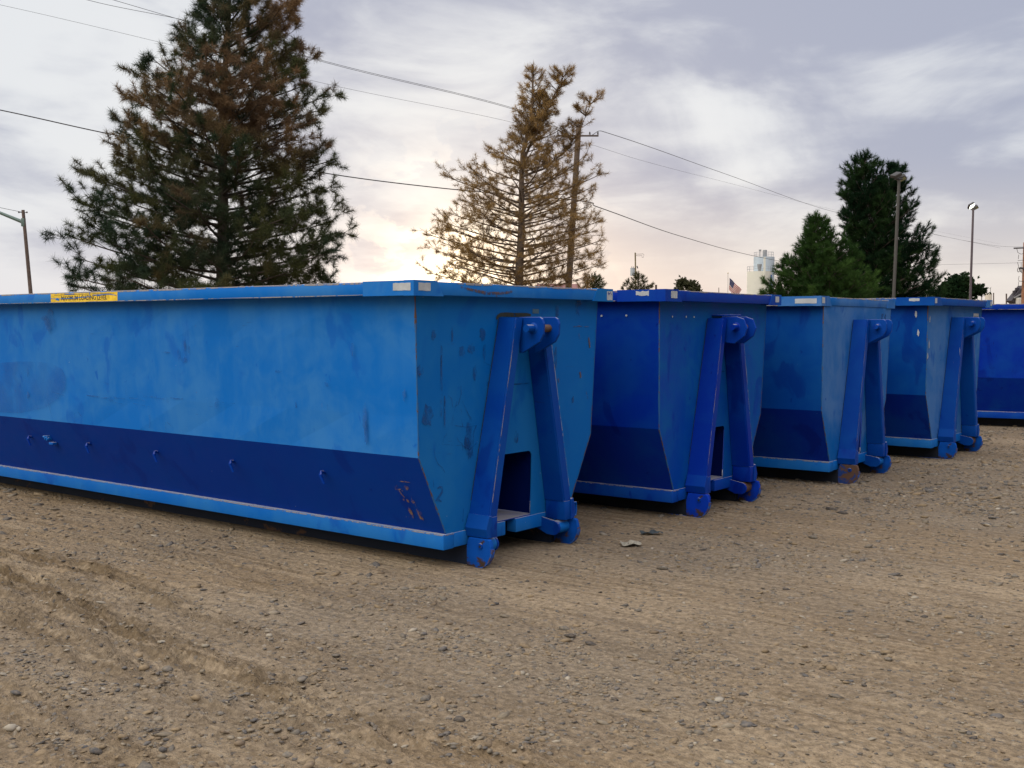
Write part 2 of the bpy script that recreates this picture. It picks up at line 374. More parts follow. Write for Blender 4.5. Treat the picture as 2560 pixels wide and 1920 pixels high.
ground = np_mesh('ground', V, F, ground_mat(), attr=np.stack([GC, GD, 0 * GC], -1), smooth=True)
tag(ground, kind='structure')

# loose stones: one uncountable layer
def gravel():
    R = np.random.RandomState(5)
    t = (1 + 5 ** .5) / 2
    iv = np.array([(-1, t, 0), (1, t, 0), (-1, -t, 0), (1, -t, 0), (0, -1, t), (0, 1, t), (0, -1, -t), (0, 1, -t), (t, 0, -1), (t, 0, 1), (-t, 0, -1), (-t, 0, 1)], float)
    iv /= np.linalg.norm(iv[0])
    fc = np.array([(0, 11, 5), (0, 5, 1), (0, 1, 7), (0, 7, 10), (0, 10, 11), (1, 5, 9), (5, 11, 4), (11, 10, 2), (10, 7, 6), (7, 1, 8), (3, 9, 4), (3, 4, 2), (3, 2, 6), (3, 6, 8), (3, 8, 9), (4, 9, 5), (2, 4, 11), (6, 2, 10), (8, 6, 7), (9, 8, 1)])
    n = 380000
    # sample more densely near the viewer
    yy = 3.9 * (22 / 3.9) ** R.rand(n); xx = (R.rand(n) * 1.16 - .58) * yy * .96 + .02
    cn = np.clip(fbm(xx, yy, 3.1, 3, 91) * 3.2 + .15, 0, 1)
    gd = gravel_density(xx, yy); far = np.clip((yy - 7) / 6, 0, 1)
    keep = R.rand(n) < (.035 + .10 * far + gd * (.12 + .88 * cn) * (.26 + .30 * far))
    a, b = to_ab(xx, yy)
    keep &= ~((b > -.62) & (b < .62) & (a < .2))
    xx, yy = xx[keep], yy[keep]; n = len(xx)
    s = .004 + .014 * R.rand(n) ** 2.8 + .024 * (R.rand(n) < .05) * R.rand(n)
    s = s * np.clip(yy / 8., .9, 1.5)
    zz = gheight(xx, yy)
    th = R.rand(n) * 6.283
    sc = np.stack([s * (.9 + .8 * R.rand(n)), s * (.7 + .5 * R.rand(n)), s * (.22 + .33 * R.rand(n))], -1)
    P = iv[None] * (.78 + .44 * R.rand(n, 12, 1)) * sc[:, None]
    c, s_ = np.cos(th)[:, None], np.sin(th)[:, None]
    tilt = (R.rand(n, 1) - .5) * .7
    x0, y0, z0 = P[..., 0], P[..., 1], P[..., 2]
    z0, x0 = z0 + x0 * tilt, x0
    P = np.stack([x0 * c - y0 * s_, x0 * s_ + y0 * c, z0], -1)
    P += np.stack([xx, yy, zz + sc[:, 2] * .15], -1)[:, None]
    FF = (fc[None] + 12 * np.arange(n)[:, None, None]).reshape(-1, 3)
    pal = np.array([(.095, .093, .093), (.145, .130, .110), (.20, .168, .125), (.215, .158, .096), (.055, .052, .052), (.30, .265, .21), (.165, .122, .082)])
    ci = R.choice(len(pal), n, p=[.17, .2, .2, .24, .05, .05, .09])
    colr = pal[ci] * (.8 + .4 * R.rand(n, 1))
    m = bpy.data.materials.new('gravel_stone'); m.use_nodes = True; q = NT(m.node_tree)
    tint = q.n('ShaderNodeAttribute', attribute_name='tint').outputs['Color']
    nz = q.noise(q.n('ShaderNodeTexCoord').outputs['Object'], 60., 4, .6)
    cc = q.mix(q.mr(nz, .3, .7), q.mix(1., tint, (.75, .75, .75), 'MULTIPLY'), q.mix(.3, tint, (.25, .18, .10)))
    bs = q.n('ShaderNodeBsdfPrincipled', ins={'Base Color': cc, 'Roughness': .85, 'Specular IOR Level': .25})
    q.n('ShaderNodeOutputMaterial', ins={0: bs.outputs[0]})
    o = np_mesh('gravel', P.reshape(-1, 3), FF, m, attr=np.repeat(colr, 12, 0))
    tag(o, 'loose grey and tan gravel scattered over the dirt yard', 'gravel', kind='stuff')
gravel()

# ------------------------------------------------------------------ roll-off containers
ZT, ZK, ZC, ZS, ZR = 2.0636, .8807, .2733, .157, 2.1601
WT, WK, WB, WS, WR = 1.17, 1.111, .80, .838, 1.277
def fa(z): return -.023 * (ZT - z)                       # the front sheet leans back slightly towards its foot
def wid(z):
    return WK + (WT - WK) * (z - ZK) / (ZT - ZK) if z > ZK else WB + (WK - WB) * (z - ZC) / (ZK - ZC)
LEN = 7.7
CPOS = {1: (.0303, 8.7234, .9085), 2: (2.0417, 10.9101, .9263), 3: (4.1423, 13.0821, .9326), 4: (6.2564, 15.4525, .8827), 5: (11.1, 19.35, 1.08)}
def local1(u, v, a=None, b=None, i=1):
    """point of container i's local frame on plane a=.. or b=.. seen at photo pixel u,v"""
    x, y, yw = CPOS[i]; d = ray(u, v); c, s = math.cos(yw), math.sin(yw)
    A = Vector((s, -c, 0)); B = Vector((c, s, 0)); q = Vector((0, 0, HC)) - Vector((x, y, 0))
    t = (a - q.dot(A)) / d.dot(A) if a is not None else (b - q.dot(B)) / d.dot(B)
    return Vector((q.dot(A) + t * d.dot(A), q.dot(B) + t * d.dot(B), HC + t * d.z))

def ribbon(bm, pts, w, nrm, mi=0, taper=True):
    """flat stroke through 3d points lying on a plane with normal nrm"""
    pts = [Vector(p) for p in pts]; nrm = Vector(nrm).normalized(); L = []; n = len(pts)
    for i, p in enumerate(pts):
        d = (pts[min(i + 1, n - 1)] - pts[max(i - 1, 0)]).normalized(); s = nrm.cross(d)
        ww = w * (.45 + .55 * math.sin(math.pi * (i + .5) / n)) if taper else w
        L.append((bm.verts.new(p + s * ww / 2), bm.verts.new(p - s * ww / 2)))
    for a, b in zip(L, L[1:]):
        f = bm.faces.new((a[0], a[1], b[1], b[0])); f.material_index = mi
def blob(bm, c, u, v, ru, rv, rnd, mi=0, n=14):
    c = Vector(c); vs = []
    for k in range(n):
        t = 2 * math.pi * k / n; r = .65 + .5 * rnd.random()
        vs.append(bm.verts.new(c + Vector(u) * (math.cos(t) * ru * r) + Vector(v) * (math.sin(t) * rv * r)))
    f = bm.faces.new(vs); f.material_index = mi

def make_container(i, label, mats, pr, hz=1., lug='round', extras=None, rimflush=False):
    x, y, yw = CPOS[i]; rnd = random.Random(100 + i)
    mside, mfront, mpost, mslant, msill = [M[k] for k in mats]
    root = empty('roll_off_container', (x, y, 0), yw - math.pi / 2); root.scale = (1, 1, hz)
    tag(root, label, 'dumpster', 'blue roll-off containers parked in a row')
    # --- tub: sheets with real thickness
    bm = bmesh.new()
    def quad(p, mi): f = bm.faces.new([bm.verts.new(q) for q in p]); f.material_index = mi
    secs = np.linspace(0, 1, 12)
    for sg in (-1, 1):
        # side sheets split lengthwise so that slight buckles can be modelled
        def P(z, s, bulge=0.): 
            a = fa(z) * (1 - s) - LEN * s
            bl = 0
            if 0 < s < 1 and bulge: bl = .010 * math.sin(s * 37 + i) * bulge
            return (a, sg * (wid(z) + bl), z)
        zs = [ZT, 1.75, 1.47, 1.18, ZK]
        gv = [[bm.verts.new(P(z, s, 0 if zi in (0, 4) else 1)) for s in secs] for zi, z in enumerate(zs)]
        for a_, b_ in zip(gv, gv[1:]):
            for k in range(len(secs) - 1): f = bm.faces.new((a_[k], a_[k + 1], b_[k + 1], b_[k])); f.material_index = 0
        lo = [bm.verts.new(P(ZC, s)) for s in secs]
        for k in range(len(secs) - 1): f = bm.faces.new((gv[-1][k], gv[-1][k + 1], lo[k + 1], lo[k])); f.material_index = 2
    # rear sheet and floor
    quad([(-LEN, -WT, ZT), (-LEN, WT, ZT), (-LEN, WK, ZK), (-LEN, WB, ZC), (-LEN, -WB, ZC), (-LEN, -WK, ZK)], 1)
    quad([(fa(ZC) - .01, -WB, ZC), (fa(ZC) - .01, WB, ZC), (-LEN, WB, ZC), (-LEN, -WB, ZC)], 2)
    # front sheet with the hook opening
    ho, zo = .252, .815
    arc = lambda cb, cz, r, t0, t1: [(cb + r * math.cos(t), cz + r * math.sin(t)) for t in np.linspace(t0, t1, 5)]
    out = [(-WB, ZC), (-WK, ZK), (-WT, ZT), (WT, ZT), (WK, ZK), (WB, ZC), (ho, ZC)] + arc(ho - .05, zo - .05, .05, 0, math.pi / 2) + arc(-ho + .05, zo - .05, .05, math.pi / 2, math.pi) + [(-ho, ZC)]
    f = bm.faces.new([bm.verts.new((fa(z), b, z)) for b, z in out]); f.material_index = 1
    bmesh.ops.remove_doubles(bm, verts=bm.verts[:], dist=1e-4)
    bmesh.ops.triangulate(bm, faces=[f for f in bm.faces if len(f.verts) > 4])
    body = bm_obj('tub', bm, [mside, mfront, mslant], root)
    so_ = body.modifiers.new('thickness', 'SOLIDIFY'); so_.thickness = .007; so_.offset = -1
    # --- recess behind the hook opening
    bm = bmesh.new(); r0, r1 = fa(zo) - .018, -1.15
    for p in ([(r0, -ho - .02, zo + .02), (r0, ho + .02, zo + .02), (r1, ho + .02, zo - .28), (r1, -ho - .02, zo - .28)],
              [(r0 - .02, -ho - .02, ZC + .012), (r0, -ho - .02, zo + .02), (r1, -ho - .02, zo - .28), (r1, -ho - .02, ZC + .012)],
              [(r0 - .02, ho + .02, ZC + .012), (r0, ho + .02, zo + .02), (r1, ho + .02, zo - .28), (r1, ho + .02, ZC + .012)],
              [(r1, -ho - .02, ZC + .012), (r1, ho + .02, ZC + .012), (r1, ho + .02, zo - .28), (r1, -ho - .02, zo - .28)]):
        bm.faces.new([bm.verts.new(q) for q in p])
    bm_obj('hook_recess', bm, M['recess'], root)
    # --- top rim: four square tubes and their corner plates
    bm = bmesh.new(); rb = -LEN - .09
    for sg in (-1, 1): add_box(bm, (rb, min(sg * WR, sg * (WT - .012)), ZT - .004), (pr - .001 if not rimflush else pr, max(sg * WR, sg * (WT - .012)), ZR), .008)
    add_box(bm, (fa(1.9) - .03 if rimflush else -.012, -WT + .014, ZT - .002), (pr - .002, WT - .014, ZR - (.0 if not rimflush else .004)), .008)
    add_box(bm, (rb + .002, -WT + .014, ZT - .002), (-LEN + .01, WT - .014, ZR - .002), .008)
    rim = bm_obj('rim', bm, mfront if rimflush else mside, root, True)
    for sg in (-1, 1):
        bm = bmesh.new(); e = .0035
        bb = [sg * (WR + e), sg * 1.035, sg * .965]
        pts = [(bb[0], ZT - .008), (bb[0], ZR + .006), (bb[1], ZR + .006), (bb[2], ZT - .008)]
        add_prism(bm, pts, 0, pr - .09, pr + e, 0)
        add_box(bm, (pr - .50, min(sg * (WR + e), sg * (WR - .07)), ZT - .006), (pr - .0905, max(sg * (WR + e), sg * (WR - .07)), ZR + .004))
        bm_obj('corner_cap', bm, mside if sg < 0 and not rimflush else mfront, rim)
    # --- sill frame (long channels, split front member, cross members below the floor)
    bm = bmesh.new(); af = fa(ZS) + .012
    for sg in (-1, 1):
        add_box(bm, (-LEN, min(sg * WS, sg * .72), ZS), (af, max(sg * WS, sg * .72), ZC + .002), .006)
    for b0, b1 in ((-.719, -.088), (.047, .719)): add_box(bm, (af - .10, b0, ZS + .004), (af - .003, b1, ZC + .000), .006)
    add_box(bm, (af - .55, -.50, ZC - .030), (af - .101, .50, ZC + .004), .003)
    fr = bm_obj('sill_frame', bm, msill, root, True)
    bm = bmesh.new()
    for k in range(9): add_box(bm, (-LEN + .3 + k * .74, -.719, ZS + .02), (-LEN + .38 + k * .74, .719, ZC - .035))
    for sg in (-1, 1): add_box(bm, (-LEN, min(sg * .47, sg * .33), ZS - .03), (af - .6, max(sg * .47, sg * .33), ZC - .036))
    bm_obj('cross_members', bm, M['under'], root)
    # --- long skid runners
    for sg in (-1, 1):
        bm = bmesh.new(); add_box(bm, (-LEN + .2, min(sg * .560, sg * .50), .0), (-.021, max(sg * .585, sg * .50), ZS - .002), .004)
        bm_obj('runner', bm, M['under'] if i > 1 else [M['runnerA']], root)
    # --- A-frame posts
    for sg in (-1, 1):
        bm = bmesh.new(); bo = lambda z: .216 + .2126 * (1.908 - z)
        zt, zb = 1.908, .385; d0, d1 = -.006, .166
        ring = lambda z: [Vector((a, sg * b, z)) for a, b in ((d0 + (fa(z) if z < 1 else 0), bo(z)), (d1, bo(z)), (d1, bo(z) - .10), (d0 + (fa(z) if z < 1 else 0), bo(z) - .10))]
        A = [bm.verts.new(p) for p in ring(zt)]; B = [bm.verts.new(p) for p in ring(zb)]
        fs = [bm.faces.new(A[::-1]), bm.faces.new(B)] + [bm.faces.new((A[k], A[(k + 1) % 4], B[(k + 1) % 4], B[k])) for k in range(4)]
        bmesh.ops.bevel(bm, geom=[e for e in bm.edges if abs(e.verts[0].co.z - e.verts[1].co.z) > .5], offset=.010, segments=3, affect='EDGES')
        post = bm_obj('hook_post', bm, mpost, root, True)
        # bent cover plate at the foot of the post
        bm = bmesh.new(); o1 = bo(.385) + .003
        prof = [(o1 - .02, .395), (o1 + .012, .402), (o1 + .052, .300), (o1 + .030, .232), (o1 - .02, .225)]
        add_prism(bm, [(sg * p, q) for p, q in prof], 0, -.03, .178, .004)
        bm_obj('foot_cover', bm, mpost, post)
        # inner web of the foot
        bm = bmesh.new(); add_box(bm, (-.03, min(sg * .445, sg * (o1 - .021)), .225), (.168, max(sg * .445, sg * (o1 - .021)), .384), .004)
        bm_obj('foot_web', bm, mpost, post, True)
        # rounded outer side plate
        bm = bmesh.new()
        pl = [(-.020, .156), (-.020, .004)] + [(.075 + .145 * math.sin(t), .150 - .150 * math.cos(t)) for t in np.linspace(.0, 1.75, 10)] + [(.205, .218), (.19, .226), (-.0, .224)]
        b0 = .552
        add_prism(bm, [p for p in pl], 1, sg * b0, sg * (b0 + .035), .003)
        bm_obj('roller_side_plate', bm, [M['rustrun'] if i == 3 and sg < 0 else M['footR' if lug == 'hex' else 'foot']], post)
        # rusty worn shoe that wraps the nose edge
        bm = bmesh.new(); ring1 = []
        sh = [(-.30, .0), (-.05, .0)] + [(.075 + .145 * math.sin(t), .150 - .150 * math.cos(t)) for t in np.linspace(.0, 1.6, 9)]
        for p, q in sh:
            dv = Vector((p - .075, q - .15)).normalized() * .008
            ring1.append([bm.verts.new((p, sg * .5505, q)), bm.verts.new((p + dv.x, sg * .5505, q + dv.y)), bm.verts.new((p + dv.x, sg * (b0 + .0365), q + dv.y)), bm.verts.new((p, sg * (b0 + .0365), q))])
        for a_, b_ in zip(ring1, ring1[1:]):
            for k in range(4): bm.faces.new((a_[k], a_[(k + 1) % 4], b_[(k + 1) % 4], b_[k]))
        bm.faces.new(ring1[0]); bm.faces.new(ring1[-1][::-1])
        bm_obj('skid_shoe', bm, M['wornrust'], post)
        # axle boss and its hole
        bm = bmesh.new(); yy = b0 + .035
        add_cyl(bm, (.118, sg * yy, .168), (.118, sg * (yy + .008), .168), .024, .021, 12); bm_obj('axle_boss', bm, mpost, post, True)
        bm = bmesh.new(); add_cyl(bm, (.118, sg * (yy + .0081), .166), (.118, sg * (yy + .0095), .166), .011, .011, 10); bm_obj('axle_hole', bm, M['under'], post)
        # inner bracket arm and front roller
        bm = bmesh.new()
        ar = [(-.09, .250), (.075, .222)] + [(.085 + .062 * math.sin(t), .160 + .062 * math.cos(t)) for t in np.linspace(0.1, math.pi - .1, 8)] + [(.02, .100), (-.09, .145)]
        add_prism(bm, ar, 1, sg * .395, sg * .417, .003); bm_obj('roller_bracket', bm, mpost, post)
        bm = bmesh.new(); add_cyl(bm, (.085, sg * .4175, .163), (.085, sg * .5505, .163), .056, .056, 22)
        ro = bm_obj('roller', bm, M['rustrun'] if i in (2, 4) else msill, root, True)
    # --- lugs and hook bar
    zc, ac = 1.822, .258
    for sg in (-1, 1):
        bm = bmesh.new()
        if lug == 'round':
            o = [(.12, 1.630), (.150, 1.628), (.318, 1.716), (.352, 1.775), (.358, 1.86), (.342, 1.895), (.315, 1.911), (.12, 1.911)]
        else:
            o = [(.10, 1.672), (.24, 1.660), (.345, 1.735), (.372, 1.81), (.335, 1.90), (.26, 1.925), (.10, 1.925)]
        add_prism(bm, o, 1, sg * .114, sg * .090, .004)
        lg = bm_obj('lug_plate', bm, mpost, root)
        bm = bmesh.new(); add_cyl(bm, (ac, sg * .1145, zc), (ac, sg * .205, zc), .030, .030, 20); add_cyl(bm, (ac, sg * .1142, zc), (ac, sg * .124, zc), .046, .035, 12)
        bm_obj('pin_end', bm, mpost, lg, True)
    bm = bmesh.new(); add_cyl(bm, (ac, -.0895, zc), (ac, .0895, zc), .031, .031, 20)
    bm_obj('hook_bar', bm, M['rust'], root, True)
    if lug == 'hex':
        bm = bmesh.new(); add_box(bm, (-.005, -.12, 1.93), (.20, .12, 1.945), .003); bm_obj('top_plate', bm, mpost, root)
    # seam plate across the panel between the posts
    box('seam_weld', (fa(1.37), -.24, 1.369), (fa(1.37) + .005, .24, 1.378), M['scuff'], root, .0)
    # rear door bits, out of sight but there when walked around
    bm = bmesh.new()
    for b in (-1.02, -.5, 0, .5, 1.02): add_box(bm, (-LEN - .06, b - .035, .33), (-LEN - .001, b + .035, ZT - .01), .004)
    bm_obj('rear_ribs', bm, mfront, root, True)
    for sg in (-1, 1):
        bm = bmesh.new(); add_cyl(bm, (-LEN + .12, sg * .50, .095), (-LEN + .12, sg * .66, .095), .095, .095, 20); bm_obj('roller', bm, M['rust'], root, True)
    # chipped corner edge lines
    for sg in (-1, 1):
        bm = bmesh.new()
        for (za, zb) in ((ZT - .01, ZK), (ZK, ZC + .01)):
            n = 16; prev = None
            for k in range(n + 1):
                z = za + (zb - za) * k / n; wd = (.003 + .008 * rnd.random() ** 2)
                c = [bm.verts.new((fa(z) + .0022, sg * (wid(z) + .0022), z)), bm.verts.new((fa(z) - wd, sg * (wid(z) + .0022), z)), bm.verts.new((fa(z) + .0022, sg * (wid(z) - wd), z))]
                if prev: bm.faces.new((prev[0], prev[1], c[1], c[0])); bm.faces.new((prev[0], c[0], c[2], prev[2]))
                prev = c
        bm_obj('worn_corner_edge', bm, M['edgeA'], body)
    def edge_line(pts, nrm, wd, name, parent, mat='edgeP'):
        bm = bmesh.new(); P = []
        for a_, b_ in zip(pts, pts[1:]):
            for k in range(14): P.append(Vector(a_).lerp(Vector(b_), k / 14))
        P.append(Vector(pts[-1])); n_ = Vector(nrm).normalized(); prev = None
        for q0, q1 in zip(P, P[1:]):
            d_ = (q1 - q0).normalized(); sd_ = n_.cross(d_)
            c_ = [bm.verts.new(q0 + sd_ * wd * (.25 + rnd.random())), bm.verts.new(q0 - sd_ * wd * .3)]
            if prev: bm.faces.new((prev[0], prev[1], c_[1], c_[0]))
            prev = c_
        bm_obj(name, bm, M[mat], parent)
    e_ = .0045; zr = ZR - .004
    edge_line([(pr - .5, -WR - .0012, zr), (-LEN, -WR - .0012, zr)], (0, -1, 0), .010, 'worn_edge', rim)
    edge_line([(pr + .0015, WR - .02, zr), (pr + .0015, -1.0, zr)], (1, 0, 0), .010, 'worn_edge', rim)
    edge_line([(pr - .5, -WR - .0012, ZT + .004), (-LEN, -WR - .0012, ZT + .004)], (0, -1, 0), .005, 'worn_edge', rim)
    edge_line([(af - .004, -WS - .0015, ZC - .003), (-LEN, -WS - .0015, ZC - .003)], (0, -1, 0), .007, 'worn_edge', fr)
    edge_line([(af + .0015, -.72, ZC - .003), (af + .0015, -WS + .004, ZC - .003)], (1, 0, 0), .006, 'worn_edge', fr)
    for sg in (-1, 1):
        o_ = lambda z: .216 + .2126 * (1.908 - z)
        edge_line([(.1675, sg * (o_(1.9) - .008), 1.9), (.1675, sg * (o_(.39) - .008), .39)], (1, 0, 0), .005, 'worn_edge', root)
        edge_line([(.003, sg * (o_(1.9) + .004), 1.9), (.003 + fa(.42), sg * (o_(.39) + .004), .39)], (1, 0, 0), .009, 'weld_line', root, 'darkmark')
    if extras: extras(root, body, rim, rnd, pr)
    return root

def sticker(rim, face, p0, p1, z0, z1, d, torn=0., rnd=None, name='reflective_sticker', mat='stk'):
    """face 'side': at b=-d from a=p0..p1 ; face 'front': at a=d from b=p0..p1"""
    bm = bmesh.new(); n = 7; top = []; bot = []
    for k in range(n):
        p = p0 + (p1 - p0) * k / (n - 1); j = (lambda: (rnd.random() - .5) * torn if (torn and rnd) else 0.)
        top.append((p, z1 + j())); bot.append((p, z0 + j()))
    o = top + bot[::-1]
    if face == 'side': add_prism(bm, o, 1, -d, -(d + .0015))
    else: add_prism(bm, o, 0, d, d + .0015)
    return bm_obj(name, bm, M[mat], rim)

C1 = lambda x, y: (950 + x / 3.5677, 660 + y / 3.5677)
C2 = lambda x, y: (1000 + x / 3.6875, 1000 + y / 3.6875)
C5 = lambda x, y: (x / 2.9625, 680 + y / 2.9625)
CS = lambda x, y: (960 + x / 11.06, 1180 + y / 11.06)
def side_at(u, v):
    b = -WT
    for _ in range(3):
        p = local1(u, v, b=b); b = -(wid(max(p.z, ZC)) + (.0125 if p.z > ZK else .005))
    return p
def front_at(u, v):
    a = 0.
    for _ in range(3): p = local1(u, v, a=a); a = fa(p.z) + .004
    return p

def text_mesh(s, size, name, mat, parent, loc, rot, sx=1.):
    cu = bpy.data.curves.new(name, 'FONT'); cu.body = s; cu.size = size; cu.align_x = 'CENTER'; cu.align_y = 'CENTER'; cu.extrude = .0006; cu.offset = .0011
    t = bpy.data.objects.new('tmp', cu); COL.objects.link(t)
    me = bpy.data.meshes.new_from_object(t.evaluated_get(bpy.context.evaluated_depsgraph_get())); bpy.data.objects.remove(t)
    me.materials.clear(); o = link(name, me, mat, parent); o.location = loc; o.rotation_euler = rot; o.scale = (sx, 1, 1)
    return o

def extras1(root, body, rim, rnd, pr):
    SN = (0, -1, 0); FN = (1, 0, 0); d = WR + .004
    # yellow label with its lettering
    z0, z1 = ZT + .004, ZR - .012
    lb = sticker(rim, 'side', -4.68, -3.55, z0, z1, WR, .004, rnd, 'loading_label', 'yellow')
    text_mesh('MAXIMUM LOADING LEVEL', .062, 'lettering', M['ink'], lb, (-4.105, -WR - .0016, (z0 + z1) / 2 - .006), (math.pi / 2, 0, 0), 1.02)
    bm = bmesh.new()
    ribbon(bm, [(-4.62, -WR - .0018, z1 - .012), (-3.6, -WR - .0018, z1 - .010)], .004, SN, 0, False)
    bm_obj('border_line', bm, M['ink'], lb)
    bm = bmesh.new(); y = -WR - .0032; zc = (z0 + z1) / 2
    ribbon(bm, [(-4.70, y, zc - .004), (-4.5, y, zc - .008), (-4.3, y, zc - .006), (-4.1, y, zc + .002), (-3.98, y, zc + .004)], .007, SN)
    ribbon(bm, [(-3.95, y, zc + .018), (-3.8, y, zc + .020), (-3.68, y, zc + .022), (-3.56, y, zc + .010)], .008, SN)
    blob(bm, (-4.56, y, zc - .012), (1, 0, 0), (0, 0, 1), .035, .014, rnd); blob(bm, (-3.86, y, zc + .016), (1, 0, 0), (0, 0, 1), .05, .007, rnd)
    blob(bm, (-4.35, y, z1 - .006), (1, 0, 0), (0, 0, 1), .10, .004, rnd); blob(bm, (-4.0, y, z1 - .01), (1, 0, 0), (0, 0, 1), .006, .02, rnd)
    bm_obj('scraped_paint', bm, M['fadeA'], lb)
    # white stickers
    sticker(rim, 'side', pr - .195, pr - .025, ZT + .028, ZR - .014, d, .004, rnd)
    sticker(rim, 'front', -WR + .045, -WR + .17, ZT + .028, ZR - .012, pr + .004, .004, rnd)
    s3 = sticker(rim, 'front', WR - .095, WR - .008, ZT + .004, ZR - .014, pr + .004, .004, rnd)
    bm = bmesh.new(); a = pr + .0062
    pts = [(a, WR - .085 + .011 * k, 2.126 + .014 * math.sin(k * 2.1)) for k in range(7)]
    ribbon(bm, pts, .006, FN, 0, False); ribbon(bm, [(a, WR - .08, 2.135), (a, WR - .07, 2.112), (a, WR - .055, 2.13)], .006, FN, 0, False)
    bm_obj('pen_scribble', bm, M['bluepen'], s3)
    # small plate above the hook bar
    p = front_at(*C1(1390, 405))
    pl = box('serial_plate', (fa(p.z) + .001, p.y - .042, p.z - .018), (fa(p.z) + .004, p.y + .042, p.z + .018), M['plate'], body, 0)
    # --- scuffs in deep paint
    bm = bmesh.new()
    for line, wd in ((((640, 905), (690, 912), (740, 918)), .011), (((750, 925), (840, 920), (880, 928), (925, 932)), .012), (((955, 925), (1010, 930), (1070, 945)), .010),
                     (((1060, 912), (1110, 916), (1160, 922)), .011), (((1160, 925), (1200, 932), (1260, 922), (1300, 930), (1355, 932)), .012), (((380, 880), (420, 890), (475, 907)), .007),
                     (((1590, 960), (1620, 955), (1690, 962), (1740, 966)), .011), (((850, 960), (905, 970)), .007), (((985, 965), (1105, 990)), .007), (((1600, 990), (1690, 1000)), .007),
                     (((933, 835), (930, 880), (936, 912)), .010), (((1020, 900), (1024, 930)), .016), (((640, 620), (652, 640)), .006), (((645, 455), (650, 490)), .010),
                     (((350, 850), (345, 900), (362, 990), (392, 1095)), .008), (((552, 1035), (553, 1130)), .008), (((575, 1030), (600, 1060)), .008), (((1225, 1105), (1228, 1190)), .006), (((1235, 1105), (1285, 1150)), .006),
                     (((1104, 1050), (1106, 1150)), .006), (((1044, 1150), (1045, 1175)), .008)):
        ribbon(bm, [side_at(*C5(*q)) for q in line], wd, SN)
    U, Vv = (1, 0, 0), (0, 0, 1)
    for (q, ru, rv) in (((370, 350), .10, .11), ((325, 330), .05, .03), ((820, 940), .035, .02), ((1240, 945), .035, .02), ((205, 735), .02, .05), ((205, 905), .02, .04), ((1605, 965), .03, .05), ((1230, 585), .06, .008), ((1365, 640), .05, .03), ((1370, 560), .025, .09), ((1395, 560), .02, .05), ((1325, 600), .03, .08)):
        blob(bm, side_at(*C5(*q)), U, Vv, ru, rv, rnd)
    for (x_, y_, ru, rv) in ((912, 1045, .028, .13), (915, 1075, .02, .10), (695, 925, .04, .012), (815, 958, .03, .02), (880, 870, .02, .06), (740, 1010, .012, .03), (818, 1015, .01, .03), (1010, 985, .015, .05)):
        blob(bm, side_at(x_, y_), U, Vv, ru, rv, rnd)
    bm_obj('deep_blue_scuffs', bm, M['scuff2'], body)
    bm = bmesh.new()
    bm.faces.new([bm.verts.new(side_at(*C5(*q)) + Vector((0, .003, 0))) for q in ((-60, 670), (120, 655), (250, 655), (380, 668), (455, 710), (485, 770), (480, 860), (430, 930), (330, 1000), (150, 1040), (-60, 1030))])
    bm_obj('repainted_area', bm, M['repaint'], body)
    # --- graffiti and dark marks on the front sheet
    bm = bmesh.new()
    G = [([(722, 1075), (725, 1150), (700, 1240), (665, 1260)], .008), ([(690, 1290), (665, 1350), (640, 1425), (700, 1435), (770, 1445), (865, 1430)], .007), ([(770, 1290), (800, 1350), (832, 1425)], .012),
         ([(735, 1210), (760, 1270), (785, 1330), (810, 1370)], .006), ([(708, 1305), (725, 1285), (733, 1330), (725, 1380), (740, 1440)], .011), ([(610, 1160), (640, 1190), (650, 1270)], .005),
         ([(860, 1430), (840, 1480), (828, 1540)], .012), ([(520, 1600), (600, 1600), (660, 1610), (740, 1605)], .006), ([(600, 1500), (570, 1540), (560, 1600)], .005), ([(680, 1520), (700, 1570), (740, 1600)], .005),
         ([(920, 855), (960, 880), (1000, 895)], .004), ([(740, 1655), (735, 1610), (800, 1650), (860, 1590)], .012)]
    for l, wd in G: ribbon(bm, [front_at(*C1(*q)) for q in l], wd, FN)
    G2 = [([(345, 810), (365, 795), (392, 800), (390, 840), (365, 880), (330, 925), (360, 918), (385, 930)], .022), ([(315, 440), (325, 520), (350, 580), (395, 620), (415, 660)], .007), ([(310, 730), (312, 800)], .006),
          ([(630, 540), (640, 430), (665, 440), (672, 510)], .008), ([(585, 1000), (580, 1120)], .007), ([(415, 0), (412, 110)], .010), ([(470, 215), (510, 60), (525, 0)], .006)]
    for l, wd in G2: ribbon(bm, [front_at(*C2(*q)) for q in l], wd, FN)
    bm2 = bm
    Uf = (0, 1, 0)
    for q, ru, rv in (((640, 350), .055, .19), ((620, 400), .04, .06)):
        blob(bm, front_at(*C2(*q)), Uf, Vv, ru, rv, rnd)
    for q, ru, rv in (((480, 610), .03, .045), ((915, 612), .04, .05), ((932, 760), .02, .07), ((845, 955), .03, .06), ((815, 740), .045, .04), ((730, 765), .04, .04), ((548, 1010), .012, .32), ((578, 1280), .012, .15), ((548, 800), .012, .1), ((420, 1350), .07, .09), ((1215, 1535), .03, .05), ((1565, 820), .025, .10), ((1770, 355), .06, .09), ((1580, 410), .03, .06), ((1720, 1200), .02, .03), ((1430, 1500), .02, .04), ((645, 620), .015, .06), ((360, 940), .04, .05), ((965, 1070), .03, .04)):
        blob(bm, front_at(*C1(*q)), Uf, Vv, ru, rv, rnd)
    bm_obj('graffiti_and_scuffs', bm, M['scuff'], body)
    # --- rust marks
    bm = bmesh.new()
